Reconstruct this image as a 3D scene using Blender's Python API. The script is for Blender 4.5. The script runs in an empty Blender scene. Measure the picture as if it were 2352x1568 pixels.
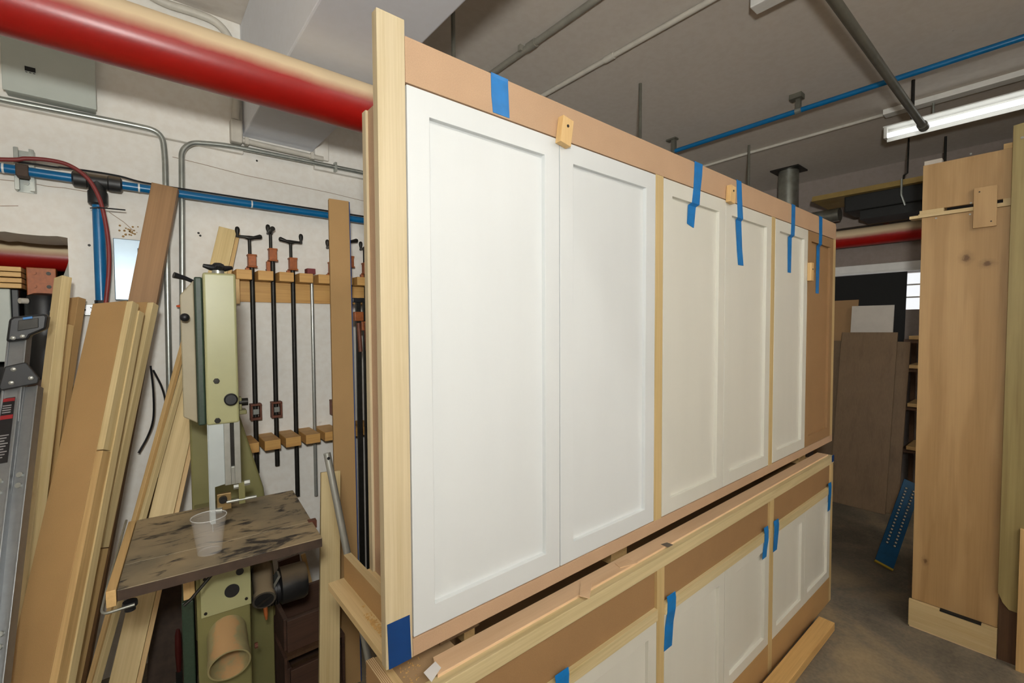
import bpy, math, random
from mathutils import Vector, Matrix
random.seed(7)
scene = bpy.context.scene
col = scene.collection

# ------------------------------------------------------------------ camera
FPX = 1045.59
YAW, PITCH, ROLL = math.radians(39.65), math.radians(-2.04), math.radians(-0.30)
CAM = Vector((0.0, -0.78, 1.505))
_fw = Vector((math.sin(YAW)*math.cos(PITCH), math.cos(YAW)*math.cos(PITCH), math.sin(PITCH)))
_r0 = Vector((math.cos(YAW), -math.sin(YAW), 0.0))
_u0 = _r0.cross(_fw)
_r = _r0*math.cos(ROLL) + _u0*math.sin(ROLL)
_u = -_r0*math.sin(ROLL) + _u0*math.cos(ROLL)
cd = bpy.data.cameras.new('camera'); cam = bpy.data.objects.new('camera', cd); col.objects.link(cam)
cd.sensor_width = 36.0; cd.sensor_fit = 'HORIZONTAL'; cd.lens = FPX/2352*36.0
cd.clip_start = 0.02; cd.clip_end = 60
cam.matrix_world = Matrix(((_r.x, _u.x, -_fw.x, CAM.x), (_r.y, _u.y, -_fw.y, CAM.y), (_r.z, _u.z, -_fw.z, CAM.z), (0, 0, 0, 1)))
scene.camera = cam
def ray(x, y): return _fw + _r*((x-1176)/FPX) - _u*((y-784)/FPX)
def at(x, y, X=None, Y=None, Z=None):
    """point of the place seen at photo position x, y, at a known depth (one room coordinate given)"""
    d = ray(x, y)
    if X is not None: t = (X-CAM.x)/d.x
    elif Y is not None: t = (Y-CAM.y)/d.y
    else: t = (Z-CAM.z)/d.z
    return CAM + d*t

# ------------------------------------------------------------------ world, lights, exposure
scene.view_settings.view_transform = 'Standard'
scene.view_settings.look = 'None'
scene.view_settings.gamma = 1.0
scene.view_settings.use_curve_mapping = False
scene.view_settings.exposure = 0.12
w = bpy.data.worlds.new('world'); scene.world = w; w.use_nodes = True
w.node_tree.nodes['Background'].inputs[0].default_value = (0.95, 0.97, 1.0, 1)
w.node_tree.nodes['Background'].inputs[1].default_value = 1.2
FLASH = 13.5          # photographer's flash just above the lens
FILL_TUBE = 84.0            # emission of the unseen fill lamps added behind the camera
def flash_head(name, energy, loc, aim, size, blend, soft, linear):
    fl = bpy.data.lights.new(name, 'SPOT'); fl.energy = energy; fl.shadow_soft_size = soft
    fl.spot_size = math.radians(size); fl.spot_blend = blend; fl.color = (0.985, 1.0, 0.965)
    if linear:
        fl.use_nodes = True; nt_ = fl.node_tree; fo = nt_.nodes.new('ShaderNodeLightFalloff'); fo.inputs['Strength'].default_value = 1.0
        ad = nt_.nodes.new('ShaderNodeMath'); ad.operation = 'MULTIPLY_ADD'; ad.inputs[1].default_value = 0.9
        nt_.links.new(fo.outputs['Constant'], ad.inputs[0]); nt_.links.new(fo.outputs['Linear'], ad.inputs[2])
        nt_.links.new(ad.outputs[0], nt_.nodes['Emission'].inputs['Strength'])
    o = bpy.data.objects.new(name, fl); col.objects.link(o); o.location = loc
    o.rotation_euler = Vector(aim).to_track_quat('-Z', 'Y').to_euler()
    return o
yw, pt_ = math.radians(23), math.radians(23)
flash_head('camera_flash', FLASH, (-0.07, -0.90, 1.72), (math.sin(yw)*math.cos(pt_), math.cos(yw)*math.cos(pt_), math.sin(pt_)), 172, 1.0, 0.055, True)
# ------------------------------------------------------------------ material helpers
def s2l(v):
    v /= 255.0
    return v/12.92 if v <= 0.04045 else ((v+0.055)/1.055)**2.4
def rgb(r, g, b): return (s2l(r), s2l(g), s2l(b), 1.0)
MATS = {}
def newmat(name):
    m = bpy.data.materials.new(name); m.use_nodes = True; MATS[name] = m
    nt = m.node_tree; b = nt.nodes['Principled BSDF']
    return m, nt, b
def N(nt, typ, **kw):
    n = nt.nodes.new(typ)
    for k, v in kw.items(): setattr(n, k, v)
    return n
def coords(nt, scale, world=False, loc=(0, 0, 0), rot=(0, 0, 0)):
    if world:
        tc = N(nt, 'ShaderNodeNewGeometry'); out = tc.outputs['Position']
    else:
        tc = N(nt, 'ShaderNodeTexCoord'); out = tc.outputs['Object']
    mp = N(nt, 'ShaderNodeMapping'); mp.inputs['Scale'].default_value = scale
    mp.inputs['Location'].default_value = loc; mp.inputs['Rotation'].default_value = rot
    nt.links.new(out, mp.inputs['Vector']); return mp.outputs['Vector']
def noise(nt, vec, scale, detail=4, rough=0.55, dist=0.0):
    n = N(nt, 'ShaderNodeTexNoise'); n.inputs['Scale'].default_value = scale; n.inputs['Detail'].default_value = detail
    n.inputs['Roughness'].default_value = rough; n.inputs['Distortion'].default_value = dist
    nt.links.new(vec, n.inputs['Vector']); return n.outputs['Fac']
def ramp(nt, fac, stops):
    r = N(nt, 'ShaderNodeValToRGB'); el = r.color_ramp.elements
    while len(el) < len(stops): el.new(0.5)
    for e, (p, c) in zip(el, stops): e.position = p; e.color = c
    nt.links.new(fac, r.inputs['Fac']); return r.outputs['Color']
def mixc(nt, fac, a, b, mode='MIX'):
    m = N(nt, 'ShaderNodeMix', data_type='RGBA', blend_type=mode)
    if isinstance(fac, (int, float)): m.inputs[0].default_value = fac
    else: nt.links.new(fac, m.inputs[0])
    for s, v in ((6, a), (7, b)):
        if isinstance(v, tuple): m.inputs[s].default_value = v
        else: nt.links.new(v, m.inputs[s])
    return m.outputs[2]
def bump(nt, b, fac, strength, dist=0.002):
    n = N(nt, 'ShaderNodeBump'); n.inputs['Strength'].default_value = strength; n.inputs['Distance'].default_value = dist
    nt.links.new(fac, n.inputs['Height']); nt.links.new(n.outputs['Normal'], b.inputs['Normal'])
def setb(b, rough=0.5, metal=0.0, spec=0.5):
    b.inputs['Roughness'].default_value = rough; b.inputs['Metallic'].default_value = metal
    b.inputs['Specular IOR Level'].default_value = spec
def dark(c, k): return (c[0]*k, c[1]*k, c[2]*k, 1.0)

def plain(name, c, rough=0.5, metal=0.0, var=0.12, scale=18.0, bmp=0.0, spec=0.5):
    m, nt, b = newmat(name); setb(b, rough, metal, spec)
    v = coords(nt, (1, 1, 1)); f = noise(nt, v, scale, 5)
    cc = ramp(nt, f, [(0.3, dark(c, 1-var)), (0.7, dark(c, 1+var*0.6))])
    nt.links.new(cc, b.inputs['Base Color'])
    if bmp: bump(nt, b, noise(nt, v, scale*12, 3), bmp, 0.001)
    return m
def wood(name, c, c2, axis='Z', rough=0.55, figure=0.0, fine=0.35, scale=1.0):
    """timber with grain running along one object axis"""
    m, nt, b = newmat(name); setb(b, rough)
    along, across = 0.9*scale, 13.0*scale
    sc = {'X': (along, across, across), 'Y': (across, along, across), 'Z': (across, across, along)}[axis]
    v = coords(nt, sc)
    f = noise(nt, v, 1.6, 6, 0.6, 0.35)
    cc = ramp(nt, f, [(0.28, c2), (0.5, c), (0.78, dark(c, 1.06))])
    sf = {'X': (3, 160, 160), 'Y': (160, 3, 160), 'Z': (160, 160, 3)}[axis]
    f2 = noise(nt, coords(nt, sf), 1.0, 3, 0.6)
    cc = mixc(nt, fine, cc, ramp(nt, f2, [(0.35, dark(c2, 0.95)), (0.65, dark(c, 1.05))]))
    if figure:
        sw = {'X': (0.8, 5, 5), 'Y': (5, 0.8, 5), 'Z': (5, 5, 0.8)}[axis]
        wv = N(nt, 'ShaderNodeTexWave', wave_type='RINGS', rings_direction={'X': 'X', 'Y': 'Y', 'Z': 'Z'}[axis])
        wv.inputs['Scale'].default_value = 1.4; wv.inputs['Distortion'].default_value = 5.0; wv.inputs['Detail'].default_value = 3
        nt.links.new(coords(nt, sw), wv.inputs['Vector'])
        cc = mixc(nt, figure, cc, ramp(nt, wv.outputs['Fac'], [(0.2, c2), (0.8, c)]))
    nt.links.new(cc, b.inputs['Base Color'])
    bump(nt, b, f2, 0.12, 0.0008)
    return m
def mdf(name, c, rough=0.7):
    m, nt, b = newmat(name); setb(b, rough, spec=0.3)
    v = coords(nt, (1, 1, 1))
    f = noise(nt, v, 420, 2, 0.7); g = noise(nt, v, 7, 4)
    cc = mixc(nt, 0.5, ramp(nt, f, [(0.3, dark(c, 0.86)), (0.7, dark(c, 1.1))]), ramp(nt, g, [(0.3, dark(c, 0.9)), (0.7, dark(c, 1.06))]))
    nt.links.new(cc, b.inputs['Base Color']); return m
def ply_edge(name, c, c2, axis):
    m, nt, b = newmat(name); setb(b, 0.65)
    wv = N(nt, 'ShaderNodeTexWave', wave_type='BANDS', bands_direction=axis); wv.inputs['Scale'].default_value = 90; wv.inputs['Distortion'].default_value = 0.6
    nt.links.new(coords(nt, (1, 1, 1)), wv.inputs['Vector'])
    nt.links.new(ramp(nt, wv.outputs['Fac'], [(0.35, c2), (0.6, c)]), b.inputs['Base Color']); return m

# ------------------------------------------------------------------ mesh helpers
class B:
    def __init__(s): s.v = []; s.f = []
    def add(s, vs, fs):
        o = len(s.v); s.v += [Vector(p) for p in vs]; s.f += [tuple(i+o for i in q) for q in fs]; return s
    def box(s, x0, x1, y0, y1, z0, z1):
        vs = [(x, y, z) for x in (x0, x1) for y in (y0, y1) for z in (z0, z1)]
        return s.add(vs, [(0, 1, 3, 2), (4, 6, 7, 5), (0, 4, 5, 1), (2, 3, 7, 6), (0, 2, 6, 4), (1, 5, 7, 3)])
    def obox(s, c, ax, ay, az, hx, hy, hz):
        c, ax, ay, az = Vector(c), Vector(ax).normalized()*hx, Vector(ay).normalized()*hy, Vector(az).normalized()*hz
        vs = [c+ax*i+ay*j+az*k for i in (-1, 1) for j in (-1, 1) for k in (-1, 1)]
        return s.add(vs, [(0, 1, 3, 2), (4, 6, 7, 5), (0, 4, 5, 1), (2, 3, 7, 6), (0, 2, 6, 4), (1, 5, 7, 3)])
    def frame(s, d):
        d = Vector(d).normalized(); a = Vector((0, 0, 1)) if abs(d.z) < 0.9 else Vector((1, 0, 0))
        u = d.cross(a).normalized(); return u, d.cross(u).normalized()
    def cyl(s, p0, p1, r0, r1=None, n=20, cap=True):
        return s.lathe(p0, Vector(p1)-Vector(p0), [(r0, 0), (r0 if r1 is None else r1, (Vector(p1)-Vector(p0)).length)], n, cap)
    def lathe(s, p0, axis, prof, n=24, cap=True):
        p0 = Vector(p0); d = Vector(axis).normalized(); u, v = s.frame(d); vs = []; fs = []
        for r, h in prof:
            for i in range(n):
                a = 2*math.pi*i/n; vs.append(p0+d*h+(u*math.cos(a)+v*math.sin(a))*max(r, 1e-5))
        for k in range(len(prof)-1):
            for i in range(n):
                j = (i+1) % n; fs.append((k*n+i, k*n+j, (k+1)*n+j, (k+1)*n+i))
        if cap:
            fs.append(tuple(range(n-1, -1, -1))); fs.append(tuple((len(prof)-1)*n+i for i in range(n)))
        return s.add(vs, fs)
    def tube(s, pts, r, n=14, cap=True):
        pts = [Vector(p) for p in pts]; vs = []; fs = []
        t0 = (pts[1]-pts[0]).normalized(); u, _ = s.frame(t0)
        for k, p in enumerate(pts):
            t = (pts[min(k+1, len(pts)-1)]-pts[max(k-1, 0)]).normalized()
            u = (u-t*u.dot(t)).normalized(); v = t.cross(u); rr = r[k] if isinstance(r, (list, tuple)) else r
            for i in range(n):
                a = 2*math.pi*i/n; vs.append(p+(u*math.cos(a)+v*math.sin(a))*rr)
        for k in range(len(pts)-1):
            for i in range(n):
                j = (i+1) % n; fs.append((k*n+i, k*n+j, (k+1)*n+j, (k+1)*n+i))
        if cap:
            fs.append(tuple(range(n-1, -1, -1))); fs.append(tuple((len(pts)-1)*n+i for i in range(n)))
        return s.add(vs, fs)
    def prism(s, poly, o, u, v, w):
        """polygon in the u, v plane pushed along vector w"""
        o, u, v, w = Vector(o), Vector(u), Vector(v), Vector(w); n = len(poly)
        a = [o+u*x+v*y for x, y in poly]; vs = a+[p+w for p in a]
        fs = [tuple(range(n-1, -1, -1)), tuple(range(n, 2*n))]+[(i, (i+1) % n, n+(i+1) % n, n+i) for i in range(n)]
        return s.add(vs, fs)
    def ball(s, c, r, n=14, sq=(1, 1, 1)):
        c = Vector(c); vs = []; fs = []; m = n//2
        for k in range(m+1):
            t = math.pi*k/m
            for i in range(n):
                a = 2*math.pi*i/n; vs.append(c+Vector((math.sin(t)*math.cos(a)*r*sq[0], math.sin(t)*math.sin(a)*r*sq[1], math.cos(t)*r*sq[2])))
        for k in range(m):
            for i in range(n):
                j = (i+1) % n; fs.append((k*n+i, (k+1)*n+i, (k+1)*n+j, k*n+j))
        return s.add(vs, fs)
    def xf(s, M):
        s.v = [M @ p for p in s.v]; return s
def fillet(pts, rad, n=7):
    pts = [Vector(p) for p in pts]; out = [pts[0]]
    for a, b, c in zip(pts, pts[1:], pts[2:]):
        d1, d2 = (a-b), (c-b); r = min(rad, d1.length*0.48, d2.length*0.48)
        p, q = b+d1.normalized()*r, b+d2.normalized()*r
        for i in range(n+1):
            t = i/n; out.append(p*(1-t)**2+b*2*t*(1-t)+q*t*t)
    out.append(pts[-1]); return out
def spline(pts, n=8):
    P = [Vector(p) for p in pts]; P = [P[0]*2-P[1]]+P+[P[-1]*2-P[-2]]; out = []
    for i in range(1, len(P)-2):
        for k in range(n):
            t = k/n; a, b, c, d = P[i-1], P[i], P[i+1], P[i+2]
            out.append(0.5*((2*b)+(c-a)*t+(2*a-5*b+4*c-d)*t*t+(3*b-3*c+d-a)*t**3))
    out.append(P[-2]); return out

def build(b, name, mat, parent=None, bevel=0.0, smooth=None, kind=None, label=None, matrix=None, seg=2):
    import bmesh
    me = bpy.data.meshes.new(name)
    off = Vector((0, 0, 0))
    p = parent
    while p is not None: off += p.location; p = p.parent
    if matrix is None: vs = [v-off for v in b.v]
    else: vs = b.v
    me.from_pydata([tuple(v) for v in vs], [], b.f); me.update()
    bm = bmesh.new(); bm.from_mesh(me); bmesh.ops.recalc_face_normals(bm, faces=bm.faces); bm.to_mesh(me); bm.free()
    o = bpy.data.objects.new(name, me); col.objects.link(o)
    if isinstance(mat, str): mat = MATS[mat]
    me.materials.append(mat)
    if parent is not None: o.parent = parent
    if matrix is not None:
        M = matrix.copy()
        if parent is not None: M.translation = M.translation-off
        o.matrix_local = M
    if smooth is not None:
        for f in me.polygons: f.use_smooth = True
        try: me.set_sharp_from_angle(angle=math.radians(smooth))
        except Exception: pass
    if bevel:
        md = o.modifiers.new('bevel', 'BEVEL'); md.width = bevel; md.segments = seg; md.limit_method = 'ANGLE'; md.angle_limit = math.radians(40)
    if kind: o['kind'] = kind
    if label: o['label'] = label
    return o
def tag(o, label, cat, group=None):
    o['label'] = label; o['category'] = cat
    if group: o['group'] = group
    return o
def thing(name, loc, label, cat, group=None):
    o = bpy.data.objects.new(name, None); col.objects.link(o); o.location = loc; o.empty_display_size = 0.05
    return tag(o, label, cat, group)
def dup(root, loc, label, group=None):
    r = root.copy(); col.objects.link(r); r.location = loc; r['label'] = label
    if group: r['group'] = group
    for ch in list(root.children):
        c = ch.copy(); col.objects.link(c); c.parent = r
        for g in ch.children:
            d = g.copy(); col.objects.link(d); d.parent = c
    return r
def struct(b, name, mat, **k): return build(b, name, mat, kind='structure', **k)
# ------------------------------------------------------------------ materials
def paint_wall(name, c, stain, sscale=2.2, amt=0.35):
    m, nt, b = newmat(name); setb(b, 0.75, spec=0.3)
    v = coords(nt, (1, 1, 1), world=True)
    f = noise(nt, v, sscale, 6, 0.6); g = noise(nt, v, 30, 4)
    cc = ramp(nt, f, [(0.35, dark(c, 0.93)), (0.65, c)])
    cc = mixc(nt, amt, cc, ramp(nt, g, [(0.38, stain), (0.6, c)]))
    sp = noise(nt, coords(nt, (1, 1, 1), world=True, loc=(3, 1, 2)), 11, 2, 0.4)
    cc = mixc(nt, ramp(nt, sp, [(0.80, (0, 0, 0, 1)), (0.84, (0.6, 0.6, 0.6, 1))]), cc, dark(stain, 0.45))
    nt.links.new(cc, b.inputs['Base Color']); bump(nt, b, noise(nt, v, 9, 5), 0.12, 0.005); return m
paint_wall('wall_paint', rgb(231, 227, 219), rgb(218, 209, 196))
paint_wall('ceiling_paint', rgb(206, 198, 188), rgb(190, 178, 164), 1.2, 0.25)
paint_wall('beam_paint', rgb(230, 232, 238), rgb(222, 222, 224), 1.2, 0.2)
paint_wall('far_wall_paint', rgb(142, 130, 122), rgb(126, 114, 102), 1.4, 0.3)
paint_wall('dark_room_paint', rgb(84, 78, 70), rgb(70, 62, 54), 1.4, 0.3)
m, nt, b = newmat('concrete'); setb(b, 0.62)
v = coords(nt, (1, 1, 1), world=True); f = noise(nt, v, 2.6, 8, 0.62, 0.6); g = noise(nt, v, 60, 4)
cc = ramp(nt, f, [(0.3, rgb(78, 74, 66)), (0.5, rgb(122, 113, 98)), (0.72, rgb(178, 156, 120))])
cc = mixc(nt, 0.3, cc, ramp(nt, g, [(0.3, rgb(60, 58, 52)), (0.7, rgb(140, 128, 108))]))
nt.links.new(cc, b.inputs['Base Color']); bump(nt, b, g, 0.2, 0.004)

def door_paint(name, c, blotch):
    m, nt, b = newmat(name); setb(b, 0.38, spec=0.45)
    v = coords(nt, (9, 9, 1.2)); f = noise(nt, v, 1.3, 5)
    cc = mixc(nt, blotch, c, ramp(nt, f, [(0.3, dark(c, 0.86)), (0.7, c)]))
    nt.links.new(cc, b.inputs['Base Color']); bump(nt, b, noise(nt, coords(nt, (1, 1, 1)), 160, 3), 0.05, 0.0006)
door_paint('door_white', rgb(222, 225, 225), 0.2)
door_paint('primer_white', rgb(224, 222, 211), 0.25)
mdf('mdf_light', rgb(193, 160, 129)); mdf('mdf_brown', rgb(156, 122, 84)); mdf('mdf_tan', rgb(178, 142, 94))
mdf('chip_dust', rgb(176, 148, 112))
wood('poplar_z', rgb(210, 194, 160), rgb(188, 168, 126), 'Z')
wood('poplar_x', rgb(214, 196, 152), rgb(186, 166, 116), 'X')
wood('poplar_y', rgb(226, 200, 150), rgb(200, 170, 116), 'Y')
wood('stile_z', rgb(206, 180, 128), rgb(180, 152, 100), 'Z')
wood('pine_z', rgb(214, 180, 124), rgb(184, 146, 92), 'Z'); wood('pine_x', rgb(216, 176, 112), rgb(188, 144, 86), 'X')
wood('pine_y', rgb(216, 180, 122), rgb(190, 150, 94), 'Y')
wood('pale_z', rgb(222, 200, 150), rgb(200, 172, 116), 'Z'); wood('block_wood', rgb(226, 190, 132), rgb(206, 164, 104), 'Z')
wood('walnut_z', rgb(158, 122, 84), rgb(130, 98, 64), 'Z', figure=0.25)
wood('maple_z', rgb(186, 153, 106), rgb(156, 121, 76), 'Z', figure=0.45, fine=0.25)
wood('maple_x', rgb(240, 206, 166), rgb(222, 182, 138), 'X', figure=0.15, fine=0.2)
wood('maple_y', rgb(208, 186, 140), rgb(190, 160, 112), 'Y', fine=0.25)
wood('olive_ply_z', rgb(158, 142, 94), rgb(132, 114, 70), 'Z', figure=0.4)
wood('grey_ply_z', rgb(122, 98, 70), rgb(100, 78, 54), 'Z', figure=0.1); wood('dark_wood_z', rgb(92, 66, 44), rgb(62, 42, 28), 'Z')
wood('crate_red', rgb(88, 62, 48), rgb(58, 42, 34), 'X'); wood('whitewood_z', rgb(220, 196, 142), rgb(188, 160, 108), 'Z', figure=0.2)
wood('rack_wood_x', rgb(204, 158, 90), rgb(178, 128, 66), 'X')
ply_edge('ply_edge', rgb(226, 200, 158), rgb(176, 140, 96), 'X')
plain('tape_blue', rgb(0, 116, 190), 0.42, var=0.18, scale=30); plain('tape_navy', rgb(0, 56, 116), 0.5, var=0.1)
plain('paper_white', rgb(236, 234, 232), 0.6, var=0.04); plain('grey_scrap', rgb(118, 108, 96), 0.6)
plain('steel', rgb(176, 178, 172), 0.34, 0.65, var=0.1, scale=40); plain('galv', rgb(170, 174, 168), 0.36, 0.75, var=0.16, scale=26)
plain('aluminium', rgb(150, 153, 155), 0.42, 0.75, var=0.08, scale=50); plain('dark_iron', rgb(46, 44, 40), 0.45, 0.6, var=0.25, scale=40)
plain('black_plastic', rgb(26, 27, 30), 0.42, var=0.2); plain('black_matte', rgb(14, 14, 14), 0.75, var=0.2)
plain('blue_pipe', rgb(6, 100, 152), 0.3, var=0.12, scale=12); plain('red_hose', rgb(124, 44, 42), 0.5, var=0.1)
plain('saw_cream', rgb(166, 165, 122), 0.36, var=0.06, scale=8, bmp=0.05); plain('saw_green', rgb(44, 62, 48), 0.42, var=0.22, scale=160, bmp=0.2)
plain('saw_olive', rgb(122, 118, 74), 0.45, var=0.1, scale=8); plain('guard_grey', rgb(188, 196, 196), 0.4, 0.3, var=0.07, scale=12)
plain('orange_iron', rgb(160, 88, 42), 0.5, 0.1, var=0.25, scale=60); plain('rust_iron', rgb(112, 66, 48), 0.55, 0.2, var=0.25, scale=60)
plain('white_enamel', rgb(222, 220, 214), 0.4, var=0.05); plain('box_grey', rgb(176, 182, 174), 0.4, var=0.05, scale=6)
plain('box_blue', rgb(142, 158, 170), 0.32, 0.35, var=0.08, scale=9); plain('white_cover', rgb(240, 243, 248), 0.3, var=0.03)
plain('conduit_grey', rgb(146, 142, 130), 0.5, 0.1, var=0.12); plain('grey_pipe', rgb(106, 104, 93), 0.45, 0.3, var=0.2, scale=14); plain('conduit_white', rgb(196, 190, 178), 0.5, var=0.1)
plain('brass', rgb(150, 124, 80), 0.4, 0.5); plain('bright_orange', rgb(214, 84, 24), 0.45)
plain('sign_red', rgb(150, 36, 40), 0.5); plain('label_black', rgb(24, 22, 24), 0.5); plain('label_print', rgb(150, 146, 146), 0.6)
plain('book_red', rgb(116, 44, 44), 0.6); plain('duct_tin', rgb(150, 150, 140), 0.35, 0.8, var=0.2); plain('heater_black', rgb(22, 22, 20), 0.7)
plain('rim_tan', rgb(150, 126, 74), 0.5); plain('blue_steel', rgb(4, 78, 118), 0.5, var=0.2); plain('yellow_edge', rgb(180, 150, 40), 0.5)
plain('grime_shade_brown', rgb(72, 56, 44), 0.7, var=0.3, scale=30); plain('blue_film', rgb(34, 70, 128), 0.4)  # brown of grimy fittings, also the shade colour of the added panel
plain('black_board', rgb(12, 12, 10), 0.8, var=0.2, scale=4); plain('white_board', rgb(196, 188, 176), 0.5, var=0.05)
plain('red_plastic', rgb(70, 20, 18), 0.4)
plain('crack_brown', rgb(150, 126, 104), 0.8); plain('stain_rust', rgb(150, 118, 72), 0.8)
plain('door_tan', rgb(160, 150, 124), 0.5, var=0.06)
m, nt, b = newmat('cup_edge'); setb(b, 0.2); b.inputs['Base Color'].default_value = (0.9, 0.9, 0.88, 1); b.inputs['Alpha'].default_value = 0.45
# dust settled on top of the red sprinkler main
def dusty(name, base, dust, lo, hi, rough, nscale=6.0, zmul=1.0, namp=0.35):
    m, nt, b = newmat(name); setb(b, rough, spec=0.6)
    g = N(nt, 'ShaderNodeNewGeometry'); sp = N(nt, 'ShaderNodeSeparateXYZ'); nt.links.new(g.outputs['Normal'], sp.inputs[0])
    f = noise(nt, coords(nt, (1, 1, 1), world=True), nscale, 6, 0.65)
    ad = N(nt, 'ShaderNodeMath', operation='MULTIPLY_ADD'); nt.links.new(f, ad.inputs[0]); ad.inputs[1].default_value = namp
    zm = N(nt, 'ShaderNodeMath', operation='MULTIPLY'); nt.links.new(sp.outputs['Z'], zm.inputs[0]); zm.inputs[1].default_value = zmul
    nt.links.new(zm.outputs[0], ad.inputs[2])
    fac = ramp(nt, ad.outputs[0], [(lo, (0, 0, 0, 1)), (hi, (1, 1, 1, 1))])
    v = coords(nt, (2, 14, 14), world=True)
    bc = ramp(nt, noise(nt, v, 2.0, 5), [(0.3, dark(base, 0.82)), (0.7, base)])
    nt.links.new(mixc(nt, fac, bc, dust), b.inputs['Base Color'])
    rr = N(nt, 'ShaderNodeMix', data_type='FLOAT'); nt.links.new(fac, rr.inputs[0]); rr.inputs[2].default_value = rough; rr.inputs[3].default_value = 0.9
    nt.links.new(rr.outputs[0], b.inputs['Roughness']); bump(nt, b, noise(nt, coords(nt, (1, 1, 1)), 90, 3), 0.12, 0.001)
dusty('sprinkler_red', rgb(162, 20, 14), rgb(232, 208, 170), 0.02, 0.46, 0.34, 3.0)
dusty('dusty_cream', rgb(164, 154, 110), rgb(190, 152, 104), 0.66, 0.76, 0.5, 16, 0.35, 0.8)
dusty('dusty_grey', rgb(74, 68, 58), rgb(142, 124, 96), 0.4, 0.9, 0.6, 20)
dusty('dusty_black', rgb(30, 30, 30), rgb(110, 94, 72), 0.5, 1.1, 0.5, 20)
# cast table with sawdust lying in swirls
m, nt, b = newmat('dusty_table'); setb(b, 0.6)
v = coords(nt, (1, 1, 1), world=True); f = noise(nt, v, 7, 7, 0.6, 1.6); f2 = noise(nt, coords(nt, (3, 9, 1), world=True, rot=(0, 0, 0.4)), 2.2, 6, 0.6, 2.5)
mul = N(nt, 'ShaderNodeMath', operation='ADD'); nt.links.new(f, mul.inputs[0]); nt.links.new(f2, mul.inputs[1])
fac = ramp(nt, mul.outputs[0], [(0.40, (0, 0, 0, 1)), (0.47, (1, 1, 1, 1))])
fr = N(nt, 'ShaderNodeMath', operation='MULTIPLY'); nt.links.new(mul.outputs[0], fr.inputs[0]); fr.inputs[1].default_value = 0.5
fac = ramp(nt, fr.outputs[0], [(0.41, (0, 0, 0, 1)), (0.49, (1, 1, 1, 1))])
dustc = ramp(nt, noise(nt, v, 5, 4), [(0.35, rgb(124, 114, 94)), (0.65, rgb(172, 152, 118))])
nt.links.new(mixc(nt, fac, rgb(52, 46, 42), dustc), b.inputs['Base Color']); bump(nt, b, fac, 0.3, 0.001)
# clear plastic
m, nt, b = newmat('clear_plastic'); setb(b, 0.12); b.inputs['Base Color'].default_value = (0.97, 0.97, 0.97, 1)
b.inputs['Transmission Weight'].default_value = 0.0; b.inputs['Alpha'].default_value = 0.13
# window glass / daylight behind it comes from the world
m, nt, b = newmat('window_glass'); setb(b, 0.05); b.inputs['Base Color'].default_value = (0.95, 0.97, 1, 1); b.inputs['Alpha'].default_value = 0.15
m, nt, b = newmat('fill_tube_light'); b.inputs['Base Color'].default_value = (1, 1, 1, 1)
b.inputs['Emission Color'].default_value = (1.0, 0.965, 0.905, 1); b.inputs['Emission Strength'].default_value = FILL_TUBE
m, nt, b = newmat('tube_light_old'); b.inputs['Base Color'].default_value = (1, 1, 1, 1)
b.inputs['Emission Color'].default_value = (0.95, 1.0, 1.0, 1); b.inputs['Emission Strength'].default_value = 2.2
# maple panel with knots
def knots(name, base, pts):
    m = MATS[base].copy(); m.name = name; MATS[name] = m; nt = m.node_tree; b = nt.nodes['Principled BSDF']
    src = b.inputs['Base Color'].links[0].from_socket; cc = src
    for (x, y, z, r, sx) in pts:
        v = coords(nt, (1, 1.0/(r*sx), 1.0/r), world=True, loc=(0, -y/(r*sx), -z/r)); sxyz = N(nt, 'ShaderNodeSeparateXYZ'); nt.links.new(v, sxyz.inputs[0])
        cb = N(nt, 'ShaderNodeCombineXYZ'); nt.links.new(sxyz.outputs['Y'], cb.inputs['Y']); nt.links.new(sxyz.outputs['Z'], cb.inputs['Z'])
        ln = N(nt, 'ShaderNodeVectorMath', operation='LENGTH'); nt.links.new(cb.outputs[0], ln.inputs[0])
        nf = noise(nt, coords(nt, (40, 40, 40), world=True), 1.5, 3)
        ad = N(nt, 'ShaderNodeMath', operation='MULTIPLY_ADD'); nt.links.new(nf, ad.inputs[0]); ad.inputs[1].default_value = 0.5; nt.links.new(ln.outputs['Value'], ad.inputs[2])
        cc = mixc(nt, ramp(nt, ad.outputs[0], [(0.42, (0.85, 0.85, 0.85, 1)), (0.60, (0.25, 0.25, 0.25, 1)), (1.0, (0, 0, 0, 1))]), cc, rgb(92, 62, 34))
    nt.links.new(cc, b.inputs['Base Color'])

# ------------------------------------------------------------------ setting
XL, XR, YF, YB, ZC = -2.0, 5.35, -3.0, 1.8, 2.955
struct(B().box(XL-0.2, XR+0.2, YF-0.2, YB+1.9, -0.1, 0), 'floor', 'concrete')
struct(B().box(XL-0.2, XR+0.2, YF-0.2, YB+1.9, ZC, ZC+0.12), 'ceiling', 'ceiling_paint')
# back wall with a rough opening at the left
ox0, ox1, oz0, oz1 = -1.0, -0.199, 0.55, 1.87
wb = B()
wb.box(XL-0.2, ox0, YB, YB+0.26, 0, ZC); wb.box(ox1, XR+0.2, YB, YB+0.26, 0, ZC)
wb.box(ox0, ox1, YB, YB+0.26, 0, oz0)
# the head of the opening is broken plaster: ragged lower edge
n = 28; zr = [oz1+random.uniform(-0.003, 0.003) for i in range(n+1)]
for i in range(n):
    xa_, xb_ = ox0+(ox1-ox0)*i/n, ox0+(ox1-ox0)*(i+1)/n
    wb.prism([(xa_, zr[i]), (xb_, zr[i+1]), (xb_, ZC), (xa_, ZC)], (0, YB, 0), (1, 0, 0), (0, 0, 1), (0, 0.26, 0))
wall_back = struct(wb, 'wall_back', 'wall_paint')
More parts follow.
